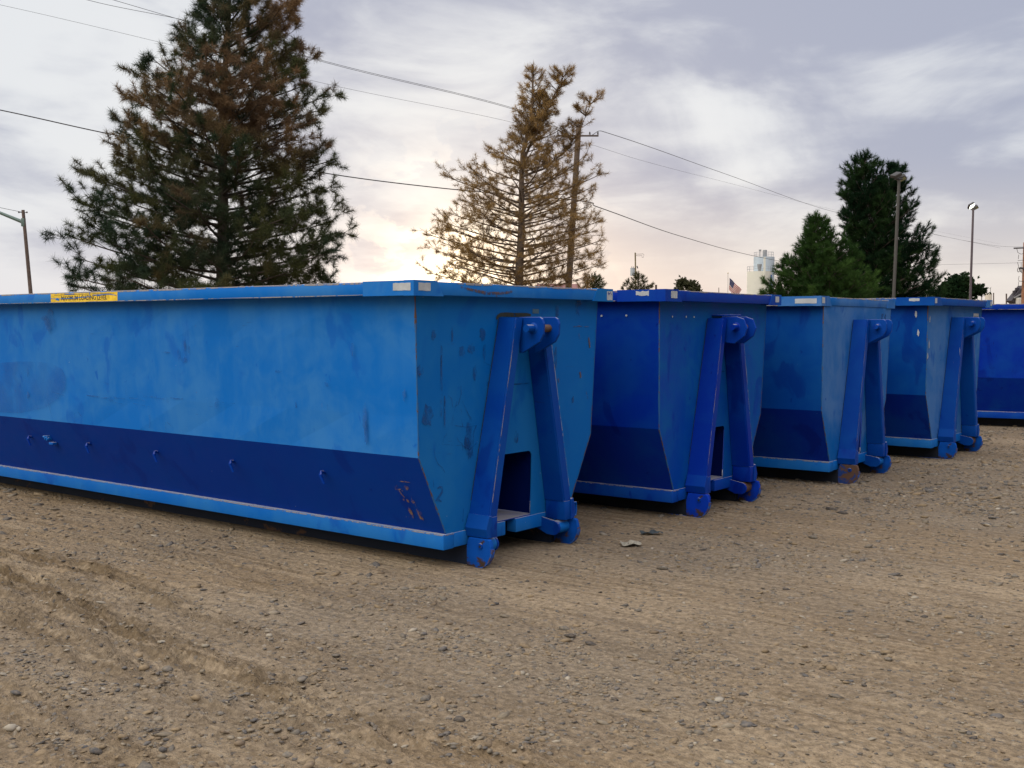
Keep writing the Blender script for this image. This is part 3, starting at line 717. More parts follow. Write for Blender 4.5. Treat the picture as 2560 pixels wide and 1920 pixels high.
    for l, wd in (([(1860, 640), (1868, 690), (1872, 735)], .022), ([(1540, 845), (1548, 930), (1555, 1010)], .007), ([(1785, 950), (1790, 1005)], .03), ([(1700, 890), (1795, 900)], .0), ([(1590, 1010), (1595, 1045)], .02), ([(1840, 1130), (1855, 1190)], .006), ([(1725, 545), (1770, 540), (1860, 545)], .006), ([(1775, 600), (1778, 650), (1800, 655)], .007), ([(1565, 1150), (1580, 1260), (1595, 1400)], .006), ([(355, 965), (358, 975)], .02)):
        if wd: ribbon(bm, [front_at(*C1(*q)) for q in l], wd, FN)
    a = pr + .0012
    for l, wd in (([(722, 183), (790, 205), (850, 218), (960, 242), (1080, 242), (1150, 235), (1180, 225)], .022), ([(930, 252), (960, 238), (985, 250)], .012), ([(1165, 215), (1180, 235)], .02), ([(1035, 262), (1045, 275)], .012)):
        ribbon(bm, [local1(*C1(*q), a=a) for q in l], wd, FN)
    bm_obj('rust_scratches', bm, M['rustmark'], body)
    bm = bmesh.new()
    l = [(200, 300), (225, 235), (290, 195), (420, 188), (600, 200), (800, 198), (900, 192), (990, 205)]
    ribbon(bm, [front_at(1220 + q[0] / 9.218, 760 + q[1] / 9.218 + 1.0) for q in l], .034, FN)
    bm_obj('weld_smear', bm, M['darkmark'], body)
    # rust scrapes on the lower slanted sheet
    nrm = Vector((0, -(ZK - ZC), -(WK - WB))).normalized(); bm = bmesh.new()
    for l, wd in (([(390, 232), (560, 250), (715, 270)], .010), ([(420, 495), (480, 590), (570, 690)], .010), ([(300, 400), (330, 460), (400, 470), (470, 455)], .012), ([(310, 390), (370, 370)], .008), ([(860, 870), (885, 950), (920, 1040)], .004), ([(480, 480), (520, 520)], .012), ([(750, 670), (775, 780)], .004), ([(690, 1230), (790, 1240)], .012), ([(980, 1260), (1040, 1280)], .014)):
        ribbon(bm, [side_at(*CS(*q)) for q in l], wd, nrm)
    sl = Vector((0, -(WK - WB), (ZK - ZC))).normalized()
    for q, ru, rv in (((605, 425), .03, .020), ((655, 785), .013, .016), ((810, 815), .018, .016), ((545, 745), .01, .01), ((745, 1120), .02, .055), ((985, 1145), .025, .07)):
        blob(bm, side_at(*CS(*q)), U, sl, ru, rv, rnd)
    bm_obj('rust_scrapes', bm, M['rustmark2'], body)
    # tarp pegs and the clip on the slanted sheet
    for a_ in (-5.6, -4.5, -3.375, -2.27, -1.14):
        z = .672; y = -wid(z); bm = bmesh.new()
        add_tube(bm, [(a_, y + .004, z), (a_ + .002, y - .035, z + .008), (a_ + .010, y - .052, z - .012), (a_ + .036, y - .040, z - .085)], [.012, .013, .014, .010])
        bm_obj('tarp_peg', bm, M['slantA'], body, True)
    bm = bmesh.new(); z = .665; y = -wid(z); a_ = -5.22
    add_box(bm, (a_ - .05, y - .055, z + .005), (a_ - .035, y + .002, z + .05), .003); add_box(bm, (a_ - .005, y - .060, z - .0), (a_ + .012, y + .002, z + .05), .003)
    add_cyl(bm, (a_ - .09, y - .04, z + .035), (a_ + .03, y - .045, z + .02), .010); add_box(bm, (a_ + .02, y - .045, z - .04), (a_ + .095, y + .004, z - .015), .004)
    bm_obj('tarp_clip', bm, M['sillA'], body)
    # door-chain keeper at the far end of the sill
    bm = bmesh.new(); add_prism(bm, [(.72, .40), (.765, .30), (.77, .20), (.735, .20)], 0, -.02, .004)
    add_tube(bm, [(-.005, .80, .31), (.0, .845, .31), (.0, .852, .25), (.0, .845, .20), (-.005, .80, .20)], .009)
    bm_obj('chain_keeper', bm, M['sillA'], root)

def ex_side_front(side, front, front2):
    def ex(root, body, rim, rnd, pr):
        if side: sticker(rim, 'side', pr + side[0], pr + side[1], ZT + side[2], ZT + side[3], WR + .004, side[4], rnd)
        if front: sticker(rim, 'front', -WR + front[0], -WR + front[1], ZT + .022, ZR - .010, pr + .004, .003, rnd)
        if front2: sticker(rim, 'front', WR - front2[0], WR - front2[1], ZT + .022, ZR - .012, pr + .004, .003, rnd)
    return ex
def extras2(root, body, rim, rnd, pr):
    ex_side_front((-.30, -.165, .045, .085, .012), (.10, .215), (.155, .06))(root, body, rim, rnd, pr)
    bm = bmesh.new()
    for a_ in (-.35, -.62): blob(bm, (a_, -wid(1.93) - .004, 1.93), (1, 0, 0), (0, 0, 1), .012, .012, rnd)
    for b in (-.93, -.66, -.5): blob(bm, (.004, b, 1.92), (0, 1, 0), (0, 0, 1), .012, .010, rnd)
    bm_obj('pale_chips', bm, M['stk'], body)
def extras3(root, body, rim, rnd, pr):
    ex_side_front((-.30, -.05, .02, .075, .004), (.02, .10), None)(root, body, rim, rnd, pr)
    box('blue_patch', (fa(1.94) + .001, .80, 1.91), (fa(1.94) + .003, .98, 1.99), M['scuff2'], body, 0)
def extras4(root, body, rim, rnd, pr):
    ex_side_front((-.33, -.19, .05, .085, .010), (.02, .10), (.10, .02))(root, body, rim, rnd, pr)
    s = box('number_plate', (fa(1.9) + .001, .78, 1.80), (fa(1.9) + .004, 1.02, 1.97), M['stk'], body, 0)
    bm = bmesh.new()
    for k in range(4):
        b = .81 + k * .052; ribbon(bm, [(fa(1.9) + .0055, b, 1.93), (fa(1.9) + .0055, b + .012, 1.89), (fa(1.9) + .0055, b, 1.85)], .009, (1, 0, 0), 0, False)
        ribbon(bm, [(fa(1.9) + .0055, b, 1.93), (fa(1.9) + .0055, b + .025, 1.925)], .008, (1, 0, 0), 0, False)
    bm_obj('faint_marks', bm, M['under'], s)
    bm = bmesh.new()
    for (b, z, rv) in ((-1.09, 1.88, .05), (-1.08, 1.55, .06), (-1.11, 1.40, .05)): blob(bm, (fa(z) + .004, b, z), (0, 1, 0), (0, 0, 1), .018, rv, rnd)
    for (a_, z) in ((-.16, 1.95), (-.13, 1.70)): blob(bm, (a_, -wid(z) - .004, z), (1, 0, 0), (0, 0, 1), .015, .05, rnd)
    blob(bm, (.168, -.36, 1.45), (0, 1, 0), (0, 0, 1), .008, .06, rnd)
    bm_obj('pale_chips', bm, M['stk'], body)

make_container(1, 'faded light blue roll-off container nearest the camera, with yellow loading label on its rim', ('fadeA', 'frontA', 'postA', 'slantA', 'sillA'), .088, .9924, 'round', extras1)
make_container(2, 'deep royal blue roll-off container with angular lugs, second from the nearest', ('royal', 'royalF', 'royal', 'royal', 'sillR'), .119, .9956, 'hex', extras2)
make_container(3, 'chalky faded blue roll-off container with a rusty near skid foot, third in the row', ('fadeC', 'frontC', 'postA', 'royal', 'sillA'), .013, .9945, 'round', extras3, True)  # slanted sheets get royal, a darker blue standing for their shade
make_container(4, 'faded blue roll-off container with white number plate, fourth in the row', ('fadeC', 'frontC', 'postA', 'royal', 'sillA'), .1145, 1.017, 'round', extras4)  # darker royal below the kink paints in the shade there
make_container(5, 'smooth royal blue roll-off container cut by the right edge, farthest in the row', ('royal', 'royalF', 'royal', 'royal', 'sillR'), .09, 1.02, 'round')

# litter on the dirt
def scrap(name, c, r, h, mat, label, cat, seed):
    R = random.Random(seed); bm = bmesh.new(); n = 9; rows = []
    for j in range(5):
        row = []
        for i in range(n):
            u = (i / (n - 1) - .5) * 2; v = (j / 4 - .5) * 2
            row.append(bm.verts.new((u * r[0] * (1 + .15 * R.random()), v * r[1] * (1 + .2 * R.random()), .012 + h * R.random() * (1 - .5 * abs(u)))))
        rows.append(row)
    for a, b in zip(rows, rows[1:]):
        for i in range(n - 1): bm.faces.new((a[i], a[i + 1], b[i + 1], b[i]))
    o = bm_obj(name, bm, mat, None, False); s = o.modifiers.new('t', 'SOLIDIFY'); s.thickness = .002
    o.location = (c[0], c[1], float(gheight(np.array(c[0]), np.array(c[1])))); tag(o, label, cat); return o
scrap('paper_scrap', (.99, 9.05), (.075, .07), .03, simple('dirty_paper', (.26, .235, .18), .9, var=.2, scale=20), 'crumpled pale paper scrap lying on the dirt right of the nearest container', 'litter', 3)
scrap('cloth_scrap', (1.22, 9.50), (.09, .035), .035, simple('dark_cloth', (.03, .04, .045), .9, var=.4, scale=30), 'small dark crumpled cloth scrap lying on the dirt behind the paper', 'litter', 8)

# ------------------------------------------------------------------ trees
def needle_mat(name, trans=.35, rough=.6):
    m = bpy.data.materials.new(name); m.use_nodes = True; t = NT(m.node_tree)
    c = t.n('ShaderNodeAttribute', attribute_name='tint').outputs['Color']
    d = t.n('ShaderNodeBsdfDiffuse', ins={0: c, 1: rough}); tr = t.n('ShaderNodeBsdfTranslucent', ins={0: c})
    mx = t.n('ShaderNodeMixShader', ins={0: trans, 1: d.outputs[0], 2: tr.outputs[0]})
    t.n('ShaderNodeOutputMaterial', ins={0: mx.outputs[0]}); return m
NEED = needle_mat('pine_needles'); 
BARK = simple('pine_bark', (.055, .042, .032), .9, var=.35, scale=7, bump=.5)
BARKD = simple('dead_pine_bark', (.115, .082, .058), .9, var=.35, scale=7, bump=.5)

class Tubes:
    def __init__(s): s.v = []; s.f = []; s.n = 0
    def add(s, pts, rad, seg=5):
        pts = np.asarray(pts, float); k = len(pts); d = np.gradient(pts, axis=0); d /= np.linalg.norm(d, axis=1)[:, None] + 1e-9
        ref = np.where(np.abs(d[:, 2:3]) > .9, np.array([[1., 0, 0]]), np.array([[0, 0, 1.]])); u = np.cross(d, ref); u /= np.linalg.norm(u, axis=1)[:, None]; v = np.cross(d, u)
        t = np.arange(seg) * 2 * np.pi / seg; rad = np.asarray(rad, float)
        P = pts[:, None] + (u[:, None] * np.cos(t)[None, :, None] + v[:, None] * np.sin(t)[None, :, None]) * rad[:, None, None]
        s.v.append(P.reshape(-1, 3)); b = s.n; i = np.arange(k - 1)[:, None] * seg; j = np.arange(seg)[None]; j2 = (j + 1) % seg
        s.f.append(np.stack([b + i + j, b + i + j2, b + i + seg + j2, b + i + seg + j], -1).reshape(-1, 4)); s.n += k * seg
    def build(s, name, mat, parent): return np_mesh(name, np.concatenate(s.v), np.concatenate(s.f), mat, parent, smooth=True)

def needles(R, C, A, colr, m, length, width, spread, parent, mat, name='crown'):
    """C centres, A axes, colr per tuft"""
    n = len(C); d = R.normal(size=(n, m, 3)); d /= np.linalg.norm(d, axis=2)[..., None]
    d = d * spread + A[:, None] * (1.0); d /= np.linalg.norm(d, axis=2)[..., None]
    L = length * (.65 + .5 * R.rand(n, m, 1))
    st = C[:, None] + (R.rand(n, m, 1) - .65) * A[:, None] * length * 1.1
    side = np.cross(d, R.normal(size=(n, m, 3))); side /= np.linalg.norm(side, axis=2)[..., None] + 1e-9
    P = np.stack([st + side * width / 2, st - side * width / 2, st + d * L], 2).reshape(-1, 3)
    F = np.arange(len(P)).reshape(-1, 3)
    cc = np.repeat(colr, m * 3, 0) * (.75 + .5 * np.repeat(R.rand(n * m, 1), 3, 0))
    return np_mesh(name, P, F, mat, parent, attr=cc)

def silh(pts, cx, dist):
    """photo silhouette points -> (height, half width) arrays at this distance"""
    a = sorted([(at(p[0], p[1], dist).z, abs(at(p[0], p[1], dist).x - cx(at(p[0], p[1], dist).z))) for p in pts])
    return np.array(a)

def conifer(name, label, cat, trunk_px, dist, left, right, nb, tint, bark=BARK, seed=1, m=40, nlen=.17, nwid=.013, spread=.8, group=None,
            tr=.22, twig=.45, tuft_step=.28, rise=.12, fill=.3, leaders=(), zlow=None, tufty=1., trans=None, upright=.3, ztip_extra=0., bare=0., br=.035):
    R = np.random.RandomState(seed)
    tp = [at(p[0], p[1], dist) for p in trunk_px]; tp.sort(key=lambda p: p.z)
    zs = np.array([p.z for p in tp]); xs = np.array([p.x for p in tp])
    k = (xs[1] - xs[0]) / (zs[1] - zs[0]) * .3; base = Vector((xs[0] - k * zs[0], dist, 0))
    zs = np.concatenate([[0], zs]); xs = np.concatenate([[base.x], xs]); ztop = zs[-1]
    cx = lambda z: float(np.interp(z, zs, xs))
    SL, SR = silh(left, cx, dist), silh(right, cx, dist)
    root = empty(name, base); tag(root, label, cat, group)
    T = Tubes(); zz = np.linspace(0, ztop, 18)
    T.add([(cx(z) - base.x + .03 * math.sin(z * 1.3), .03 * math.cos(z), z) for z in zz], [tr * (1 - .93 * (z / ztop) ** .9) + .012 for z in zz], 10)
    BT = Tubes(); C = []; A = []
    zl = zlow if zlow is not None else min(SL[0, 0], SR[0, 0])
    def ext(z, ph):
        w_ = (1 + math.cos(ph)) / 2
        l = np.interp(z, SL[:, 0], SL[:, 1]); r = np.interp(z, SR[:, 0], SR[:, 1])
        return l * (1 - w_) + r * w_
    def spray(pts, rad0, L):
        """twigs and tufts along a branch polyline"""
        pts = np.asarray(pts); seg = np.linalg.norm(np.diff(pts, axis=0), axis=1); cum = np.concatenate([[0], np.cumsum(seg)]); tot = cum[-1]
        BT.add(pts, [rad0 * (1 - .8 * c / tot) + .004 for c in cum], 5)
        P = lambda s: np.array([np.interp(s, cum, pts[:, i]) for i in range(3)])
        def twg(p, d, tl, r0, depth):
            q = p + d * tl + np.array([0, 0, .18 * tl * upright]); mid = (p + q) / 2 + np.array([0, 0, -.05 * tl])
            BT.add([p, mid, q], [r0, r0 * .7, r0 * .4], 3)
            if R.rand() > bare:
                C.append(q); a_ = d + np.array([0, 0, upright * .5]); A.append(a_ / np.linalg.norm(a_))
            u = 1 - tuft_step / max(tl, .1)
            while u > .3:
                if R.rand() > bare * 1.3: C.append(p + (q - p) * u + R.normal(size=3) * .03); a_ = d + R.normal(size=3) * .6 + np.array([0, 0, upright * .3]); A.append(a_ / np.linalg.norm(a_))
                u -= tuft_step / max(tl, .1)
            if depth and tl > .3:
                for k in range(2 + int(R.rand() * 2)):
                    d2 = d * .7 + R.normal(size=3) * .55 + np.array([0, 0, upright * .25]); d2 /= np.linalg.norm(d2)
                    twg(p + (q - p) * (.35 + .5 * R.rand()), d2, tl * (.4 + .3 * R.rand()), r0 * .6, depth - 1)
        s = tot * fill * (.7 + .6 * R.rand()); sgn = 1; clus = 1.
        while s < tot:
            p = P(s); d = P(min(s + .05, tot)) - P(max(s - .05, 0)); d /= np.linalg.norm(d) + 1e-9
            sd_ = np.cross(d, [0, 0, 1]); sd_ /= np.linalg.norm(sd_) + 1e-9
            tl = twig * (.40 + .60 * (1 - s / tot) ** .6) * min(1.6, .5 + L * .32) * (.5 + .8 * R.rand())
            td = d * .7 + sd_ * sgn * (.35 + .6 * R.rand()) + np.array([0, 0, (R.rand() - .38) * 1.1 * (.5 + upright)]); td /= np.linalg.norm(td)
            twg(p, td, tl, .013, 1)
            sgn = -sgn; s += tuft_step * (.75 + .7 * R.rand())
        for _ in range(2): C.append(pts[-1] + R.normal(size=3) * .04); A.append((pts[-1] - pts[-2]) / np.linalg.norm(pts[-1] - pts[-2]))
    R2 = R.rand(50)
    for i in range(nb):
        f = (i + R.rand()) / nb; zt_ = zl + (ztop - .15 - zl) * f
        ph = i * 2.399 + R.rand() * .7
        L = ext(zt_, ph) * (.68 + .32 * R.rand() ** .6)
        if i % 9 == 0: L *= 1.08
        L = max(L, .25)
        r_ = (rise + .5 * f ** 2) * L
        z0 = max(zt_ - r_, .4); o = np.array([cx(z0) - base.x, 0, z0]); tipd = np.array([math.cos(ph), math.sin(ph), 0])
        tip = np.array([cx(zt_) - base.x, 0, zt_]) + tipd * L
        sway = np.cross(tipd, [0, 0, 1]) * (R.rand() - .5) * .25 * L
        pts = [o + (tip - o) * t + sway * math.sin(t * 3.1) + np.array([0, 0, (-.10 * r_ + (.05 * L * (R2[i % 50] - .5))) * math.sin(t * math.pi)]) for t in np.linspace(0, 1, 6)]
        spray(pts, br * min(1.3, .35 + L * .28), L)
    # leading shoot
    top = np.array([cx(ztop) - base.x, 0, ztop])
    for k_ in range(6): C.append(top - np.array([0, 0, .10 * k_]) + R.normal(size=3) * .04); A.append(np.array([0, 0, 1.]) + R.normal(size=3) * .2)
    for ld in leaders:
        p = [at(q[0], q[1], dist) for q in ld]; pts = [np.array([q.x - base.x, .25 * math.sin(j), q.z]) for j, q in enumerate(p)]
        pts = [np.array([np.interp(t, range(len(pts)), [q[i] for q in pts]) for i in range(3)]) for t in np.linspace(0, len(pts) - 1, 9)]
        T.add(pts, np.linspace(.06, .015, 9), 6)
        for j in range(1, 9):
            for _ in range(5):
                ph = R.rand() * 6.28; L = .22 + .55 * R.rand() * (1.3 - j / 9)
                d = np.array([math.cos(ph), math.sin(ph), .7]); d /= np.linalg.norm(d)
                spray([pts[j], pts[j] + d * L * .5, pts[j] + d * L + np.array([0, 0, .1 * L])], .02, L)
    T.build('trunk', bark, root)
    C = np.array(C); A = np.array(A); A /= np.linalg.norm(A, axis=1)[:, None]
    mt = NEED if trans is None else needle_mat(name + '_needles', trans)
    cr = needles(R, C, A, tint(R, C, ztop), m, nlen, nwid, spread, root, mt)
    BT.build('branches', bark, root)
    print("TUFTS", name, len(C))
    return root

def clump(C, sc, seed, oct_=2):
    return fbm(C[:, 0] + 40, C[:, 2] + C[:, 1] * .7 + 40, sc, oct_, seed)
def tint1(R, C, zt):
    g = np.array([.036, .058, .036]); g2 = np.array([.080, .088, .036]); b = np.array([.25, .160, .085]); b2 = np.array([.170, .115, .072])
    f = clump(C, .55, 5) * 2.4 + (C[:, 2] - 8.1) * .17 + R.normal(size=len(C)) * .10
    k = np.clip(f, 0, 1)[:, None]; mid = np.exp(-((C[:, 2] - 8.3) / 1.6) ** 2)[:, None] * (np.clip(-C[:, 1:2], 0, 1))
    k = np.clip(k + mid * .8 * (clump(C, .8, 9)[:, None] > -.05), 0, 1)
    gg = g + (g2 - g) * np.clip(clump(C, 1.1, 15) * 2 + .4, 0, 1)[:, None]
    bb = b2 + (b - b2) * np.clip(clump(C, 1.3, 25) * 2.5 + .4, 0, 1)[:, None]
    return gg * (1 - k) + bb * k
def tint2(R, C, zt):
    b = np.array([.34, .220, .085]); b2 = np.array([.23, .150, .068])
    k = np.clip(clump(C, 1., 35) * 2 + .5, 0, 1)[:, None]; return (b * k + b2 * (1 - k)) * (.8 + .4 * R.rand(len(C), 1))
def green(a, b, seed):
    a = np.array(a); b = np.array(b)
    def f(R, C, zt):
        k = np.clip(clump(C, 1.2, seed) * 2 + .45 + R.normal(size=len(C)) * .15, 0, 1)[:, None]; return a * (1 - k) + b * k
    return f

conifer('pine_tree', 'tall dense pine with browning top behind the nearest container, leftmost tree', 'tree',
        [(559, 713), (555, 446), (559, 267), (564, 134), (573, 0), (580, -110), (584, -170)], 35,
        [(590, -165), (540, -90), (499, 0), (488, 53), (417, 71), (430, 134), (385, 156), (323, 187), (367, 240), (256, 272), (265, 357), (225, 392), (198, 455), (211, 504), (198, 557), (180, 633), (149, 696), (170, 720)],
        [(590, -165), (660, -90), (769, 0), (764, 67), (757, 102), (813, 147), (810, 180), (827, 223), (813, 267), (836, 312), (827, 357), (822, 401), (800, 446), (818, 490), (858, 526), (874, 575), (854, 615), (822, 669), (818, 700), (800, 730)],
        156, tint1, seed=11, m=100, nlen=.245, nwid=.0125, spread=2.4, tr=.24, twig=.85, tuft_step=.42, rise=.22, fill=.22, trans=.25, zlow=2.7, upright=.35)
conifer('pine_tree', 'dying bare brown pine with thin needles against the sun glow', 'tree',
        [(1299, 714), (1303, 494), (1308, 382), (1329, 288), (1331, 200), (1333, 161)], 45,
        [(1325, 165), (1306, 240), (1292, 296), (1273, 344), (1220, 370), (1206, 400), (1108, 441), (1112, 486), (1108, 520), (1086, 546), (1067, 576), (1054, 621), (1067, 658), (1056, 685), (1070, 720)],
        [(1345, 165), (1365, 200), (1385, 240), (1410, 280), (1440, 320), (1470, 370), (1520, 404), (1531, 494), (1486, 527), (1535, 542), (1535, 617), (1531, 658), (1490, 681), (1480, 720)],
        128, tint2, bark=BARKD, seed=23, m=44, nlen=.21, nwid=.0115, spread=1.8, tr=.25, twig=.75, tuft_step=.36, rise=.20, fill=.30, trans=.5, bare=.18, upright=.35, br=.032,
        leaders=[[(1309, 400), (1335, 340), (1365, 275), (1392, 225), (1408, 195)], [(1309, 440), (1360, 420), (1415, 375), (1452, 320), (1476, 262)], [(1312, 360), (1340, 320), (1352, 250)]])
GRP = 'green pines behind the containers'
conifer('pine_tree', 'bushy bright green pine, left of the tall dark one', 'tree',
        [(2052, 735), (2045, 640), (2040, 537)], 50,
        [(2034, 540), (2008, 576), (2012, 604), (1980, 619), (1966, 643), (1950, 657), (1936, 690), (1910, 715), (1900, 740)],
        [(2045, 540), (2070, 561), (2082, 585), (2113, 600), (2145, 640), (2180, 700), (2200, 740)],
        170, green((.028, .062, .018), (.062, .120, .030), 45), seed=33, m=40, nlen=.22, nwid=.019, spread=.75, tr=.16, twig=.55, tuft_step=.22, rise=.35, fill=.15, upright=.9, group=GRP, zlow=1.6, trans=.3)
conifer('pine_tree', 'tall dark green pine behind the grey lamp post', 'tree',
        [(2175, 740), (2170, 600), (2164, 480), (2161, 384)], 56,
        [(2150, 388), (2118, 408), (2113, 437), (2104, 489), (2120, 504), (2101, 542), (2120, 566), (2125, 590), (2105, 640), (2100, 700), (2095, 740)],
        [(2170, 388), (2190, 403), (2209, 422), (2240, 432), (2271, 465), (2286, 509), (2315, 542), (2291, 561), (2324, 580), (2339, 628), (2324, 657), (2360, 686), (2348, 739)],
        210, green((.012, .030, .015), (.028, .058, .020), 55), seed=42, m=40, nlen=.25, nwid=.020, spread=.75, tr=.20, twig=.6, tuft_step=.25, rise=.35, fill=.15, upright=.9, group=GRP, zlow=1.8, trans=.25,
        leaders=[[(2185, 540), (2220, 490), (2236, 450), (2241, 428)]])
conifer('small_pine', 'small green bushy pine at the foot of the dying tree, right side', 'tree', [(1487, 735), (1486, 683)], 60,
        [(1482, 684), (1468, 697), (1458, 715), (1455, 730)], [(1490, 684), (1500, 695), (1512, 712), (1515, 730)],
        40, green((.04, .05, .02), (.075, .080, .03), 65), seed=52, m=26, nlen=.17, nwid=.018, tr=.07, twig=.35, tuft_step=.22, rise=.3, fill=.2, upright=.7, trans=.4)
conifer('small_pine', 'thin open little pine behind the transformer pole', 'tree', [(1592, 740), (1598, 683)], 110,
        [(1593, 685), (1580, 700), (1558, 704), (1556, 720), (1556, 735)], [(1603, 684), (1612, 697), (1625, 703), (1632, 715), (1630, 735)],
        34, green((.06, .06, .03), (.09, .085, .04), 75), seed=61, m=22, nlen=.3, nwid=.035, tr=.12, twig=.6, tuft_step=.5, rise=.3, fill=.4, upright=.7, trans=.45)

def leafy(name, label, c, rx, rz, dist, col, seed, n=1400, ls=.16, group=None):
    """round broadleaf crown: leaf clusters on real branches"""
    R = np.random.RandomState(seed); p = at(c[0], c[1], dist); base = Vector((p.x, dist, 0)); root = empty(name, base); tag(root, label, 'tree', group)
    T = Tubes(); T.add([(0, 0, 0), (.05, 0, p.z * .5), (0, 0, p.z)], [.14, .11, .06], 7); B = Tubes()
    K = []
    for i in range(26):
        v = R.normal(size=3); v /= np.linalg.norm(v); v[2] = v[2] * .8 + .15
        q = np.array([v[0] * rx, v[1] * rx, v[2] * rz + p.z]) * 1.0; q[:2] *= .8 + .3 * R.rand(); K.append(q)
        B.add([(0, 0, p.z - rz * .6), (q[0] * .5, q[1] * .5, (q[2] + p.z) / 2 - .1), q], [.045, .025, .008], 4)
    K = np.array(K); C = K[R.randint(0, 26, n)] * np.array([.93, .93, 1]) + R.normal(size=(n, 3)) * np.array([rx, rx, rz]) * .17
    A = R.normal(size=(n, 3)); A /= np.linalg.norm(A, axis=1)[:, None]
    T.build('trunk', BARK, root)
    needles(R, C, A, col(R, C, 0), 7, ls, ls * .75, 1.3, root, NEED); B.build('branches', BARK, root)
leafy('leafy_tree', 'round dark green tree beside the lit lamp post', (2405, 737), 1.55, 1.15, 80, green((.012, .028, .012), (.03, .055, .022), 81), 71, 2600, .20)
leafy('leafy_bush', 'small olive green treetop left of the flag', (1716, 730), 1.35, 1.35, 130, green((.05, .055, .03), (.085, .085, .045), 82), 72, 1300, .25)

# ------------------------------------------------------------------ poles, lamps, wires
WOOD = simple('weathered_pole_wood', (.095, .068, .055), .85, var=.3, scale=5)
WOODY = simple('yellowish_pole_wood', (.15, .12, .055), .85, var=.3, scale=5)  # lighter, yellower wood tone
GALV = simple('galvanised_pole', (.13, .125, .12), .55, var=.1)
GREENM = simple('green_lamp_arm', (.09, .14, .12), .5)
DARKM = simple('dark_fitting', (.05, .045, .045), .6)
GREYT = simple('transformer_grey', (.36, .40, .43), .5)
WIREM = simple('cable_black', (.03, .03, .035), .6)
def px_pole(name, label, cat, top, bot, d, r0, r1, mat, part='pole', seg=12, group=None):
    """leaning pole through two photo points, standing on the ground"""
    t = at(*top, d); b = at(*bot, d); g = t + (b - t) * (t.z / (t.z - b.z)); root = empty(name, g); tag(root, label, cat, group)
    bm = bmesh.new(); add_cyl(bm, (0, 0, -.02), t - g, r1, r0, seg); bm_obj(part, bm, mat, root, True)
    return root, t - g, g
# left street lamp
r_, t_, g_ = px_pole('street_lamp', 'leaning wooden pole with a green lamp arm at the left edge', 'street lamp', (57.5, 525), (77, 735), 60, .085, .12, WOOD)
bm = bmesh.new(); a0 = at(59, 556, 60) - g_; a1 = at(0, 532, 60) - g_; dv = a1 - a0
add_tube(bm, [a0, a0 + dv * .9, a0 + dv * 1.8, a0 + dv * 2.3 + Vector((0, 0, .03))], [.10, .085, .07, .06], 8); add_box(bm, a0 + Vector((-.10, -.10, -.22)), a0 + Vector((.08, .10, .22)), .01)
arm = bm_obj('lamp_arm', bm, GREENM, r_, True)
bm = bmesh.new(); e = a0 + dv * 2.3; add_box(bm, e + Vector((-.75, -.14, -.04)), e + Vector((.05, .14, .10)), .04); bm_obj('lamp_head', bm, GALV, arm, True)
bm = bmesh.new(); c = at(58, 531, 60) - g_; add_cyl(bm, c + Vector((-.22, -.05, 0)), c + Vector((.24, -.05, -.01)), .018)
for s in (-.22, .22): add_cyl(bm, c + Vector((s - .02, -.05, 0)), c + Vector((s + .03, -.05, 0)), .045)
bm_obj('insulators', bm, DARKM, r_, True)
# flood lamp posts
def flood(label, top, bot, d, lit, mirror):
    r_, t_, g_ = px_pole('lamp_post', label, 'lamp post', top, bot, d, .058, .075, simple('dull_grey_pole', (.055, .053, .048), .6) if not lit else simple('purple_brown_pole', (.085, .065, .075), .6), group='lamp posts behind the containers')
    for k, (sx_, yaw_, tl) in enumerate(((-1, .35, .45), (1, -.5, .35))):
        bm = bmesh.new(); add_box(bm, (-.19, -.15, -.07), (.19, .15, .07), .02)
        Mx = Matrix.Translation(t_ + Vector((sx_ * .16, -.08 if sx_ < 0 else .2, .10 + (.09 if sx_ < 0 else 0)))) @ Matrix.Rotation(yaw_, 4, 'Z') @ Matrix.Rotation(-.45 if sx_ < 0 else -.45, 4, 'Y') @ Matrix.Rotation((-.85 if lit else .25) if sx_ < 0 else -.3, 4, 'X')
        bmesh.ops.transform(bm, matrix=Mx, verts=bm.verts[:]); h = bm_obj('lamp_head', bm, simple('lamp_housing', (.035, .033, .03), .6) if not lit else DARKM, r_, True)
        bm = bmesh.new(); add_box(bm, (-.16, -.12, -.076), (.16, .12, -.0705)); bmesh.ops.transform(bm, matrix=Mx, verts=bm.verts[:])
        if lit and sx_ < 0:
            m = bpy.data.materials.new('lit_lamp'); m.use_nodes = True; q = NT(m.node_tree); em = q.n('ShaderNodeEmission', ins={0: (1, 1, .82, 1), 1: 6.}); q.n('ShaderNodeOutputMaterial', ins={0: em.outputs[0]})
        else: m = simple('lamp_glass', (.22, .26, .14), .3)
        bm_obj('lamp_lens', bm, m, h)
    bm = bmesh.new(); add_cyl(bm, t_ + Vector((-.16, 0, .04)), t_ + Vector((.16, .05, .04)), .035); bm_obj('lamp_bracket', bm, DARKM, r_)
flood('grey unlit twin flood lamp post in front of the dark pine', (2248, 450), (2234, 740), 46, False, 1)
flood('lamp post with a lit flood lamp, right of the dark pine', (2433, 523), (2425.6, 747), 62, True, 1)
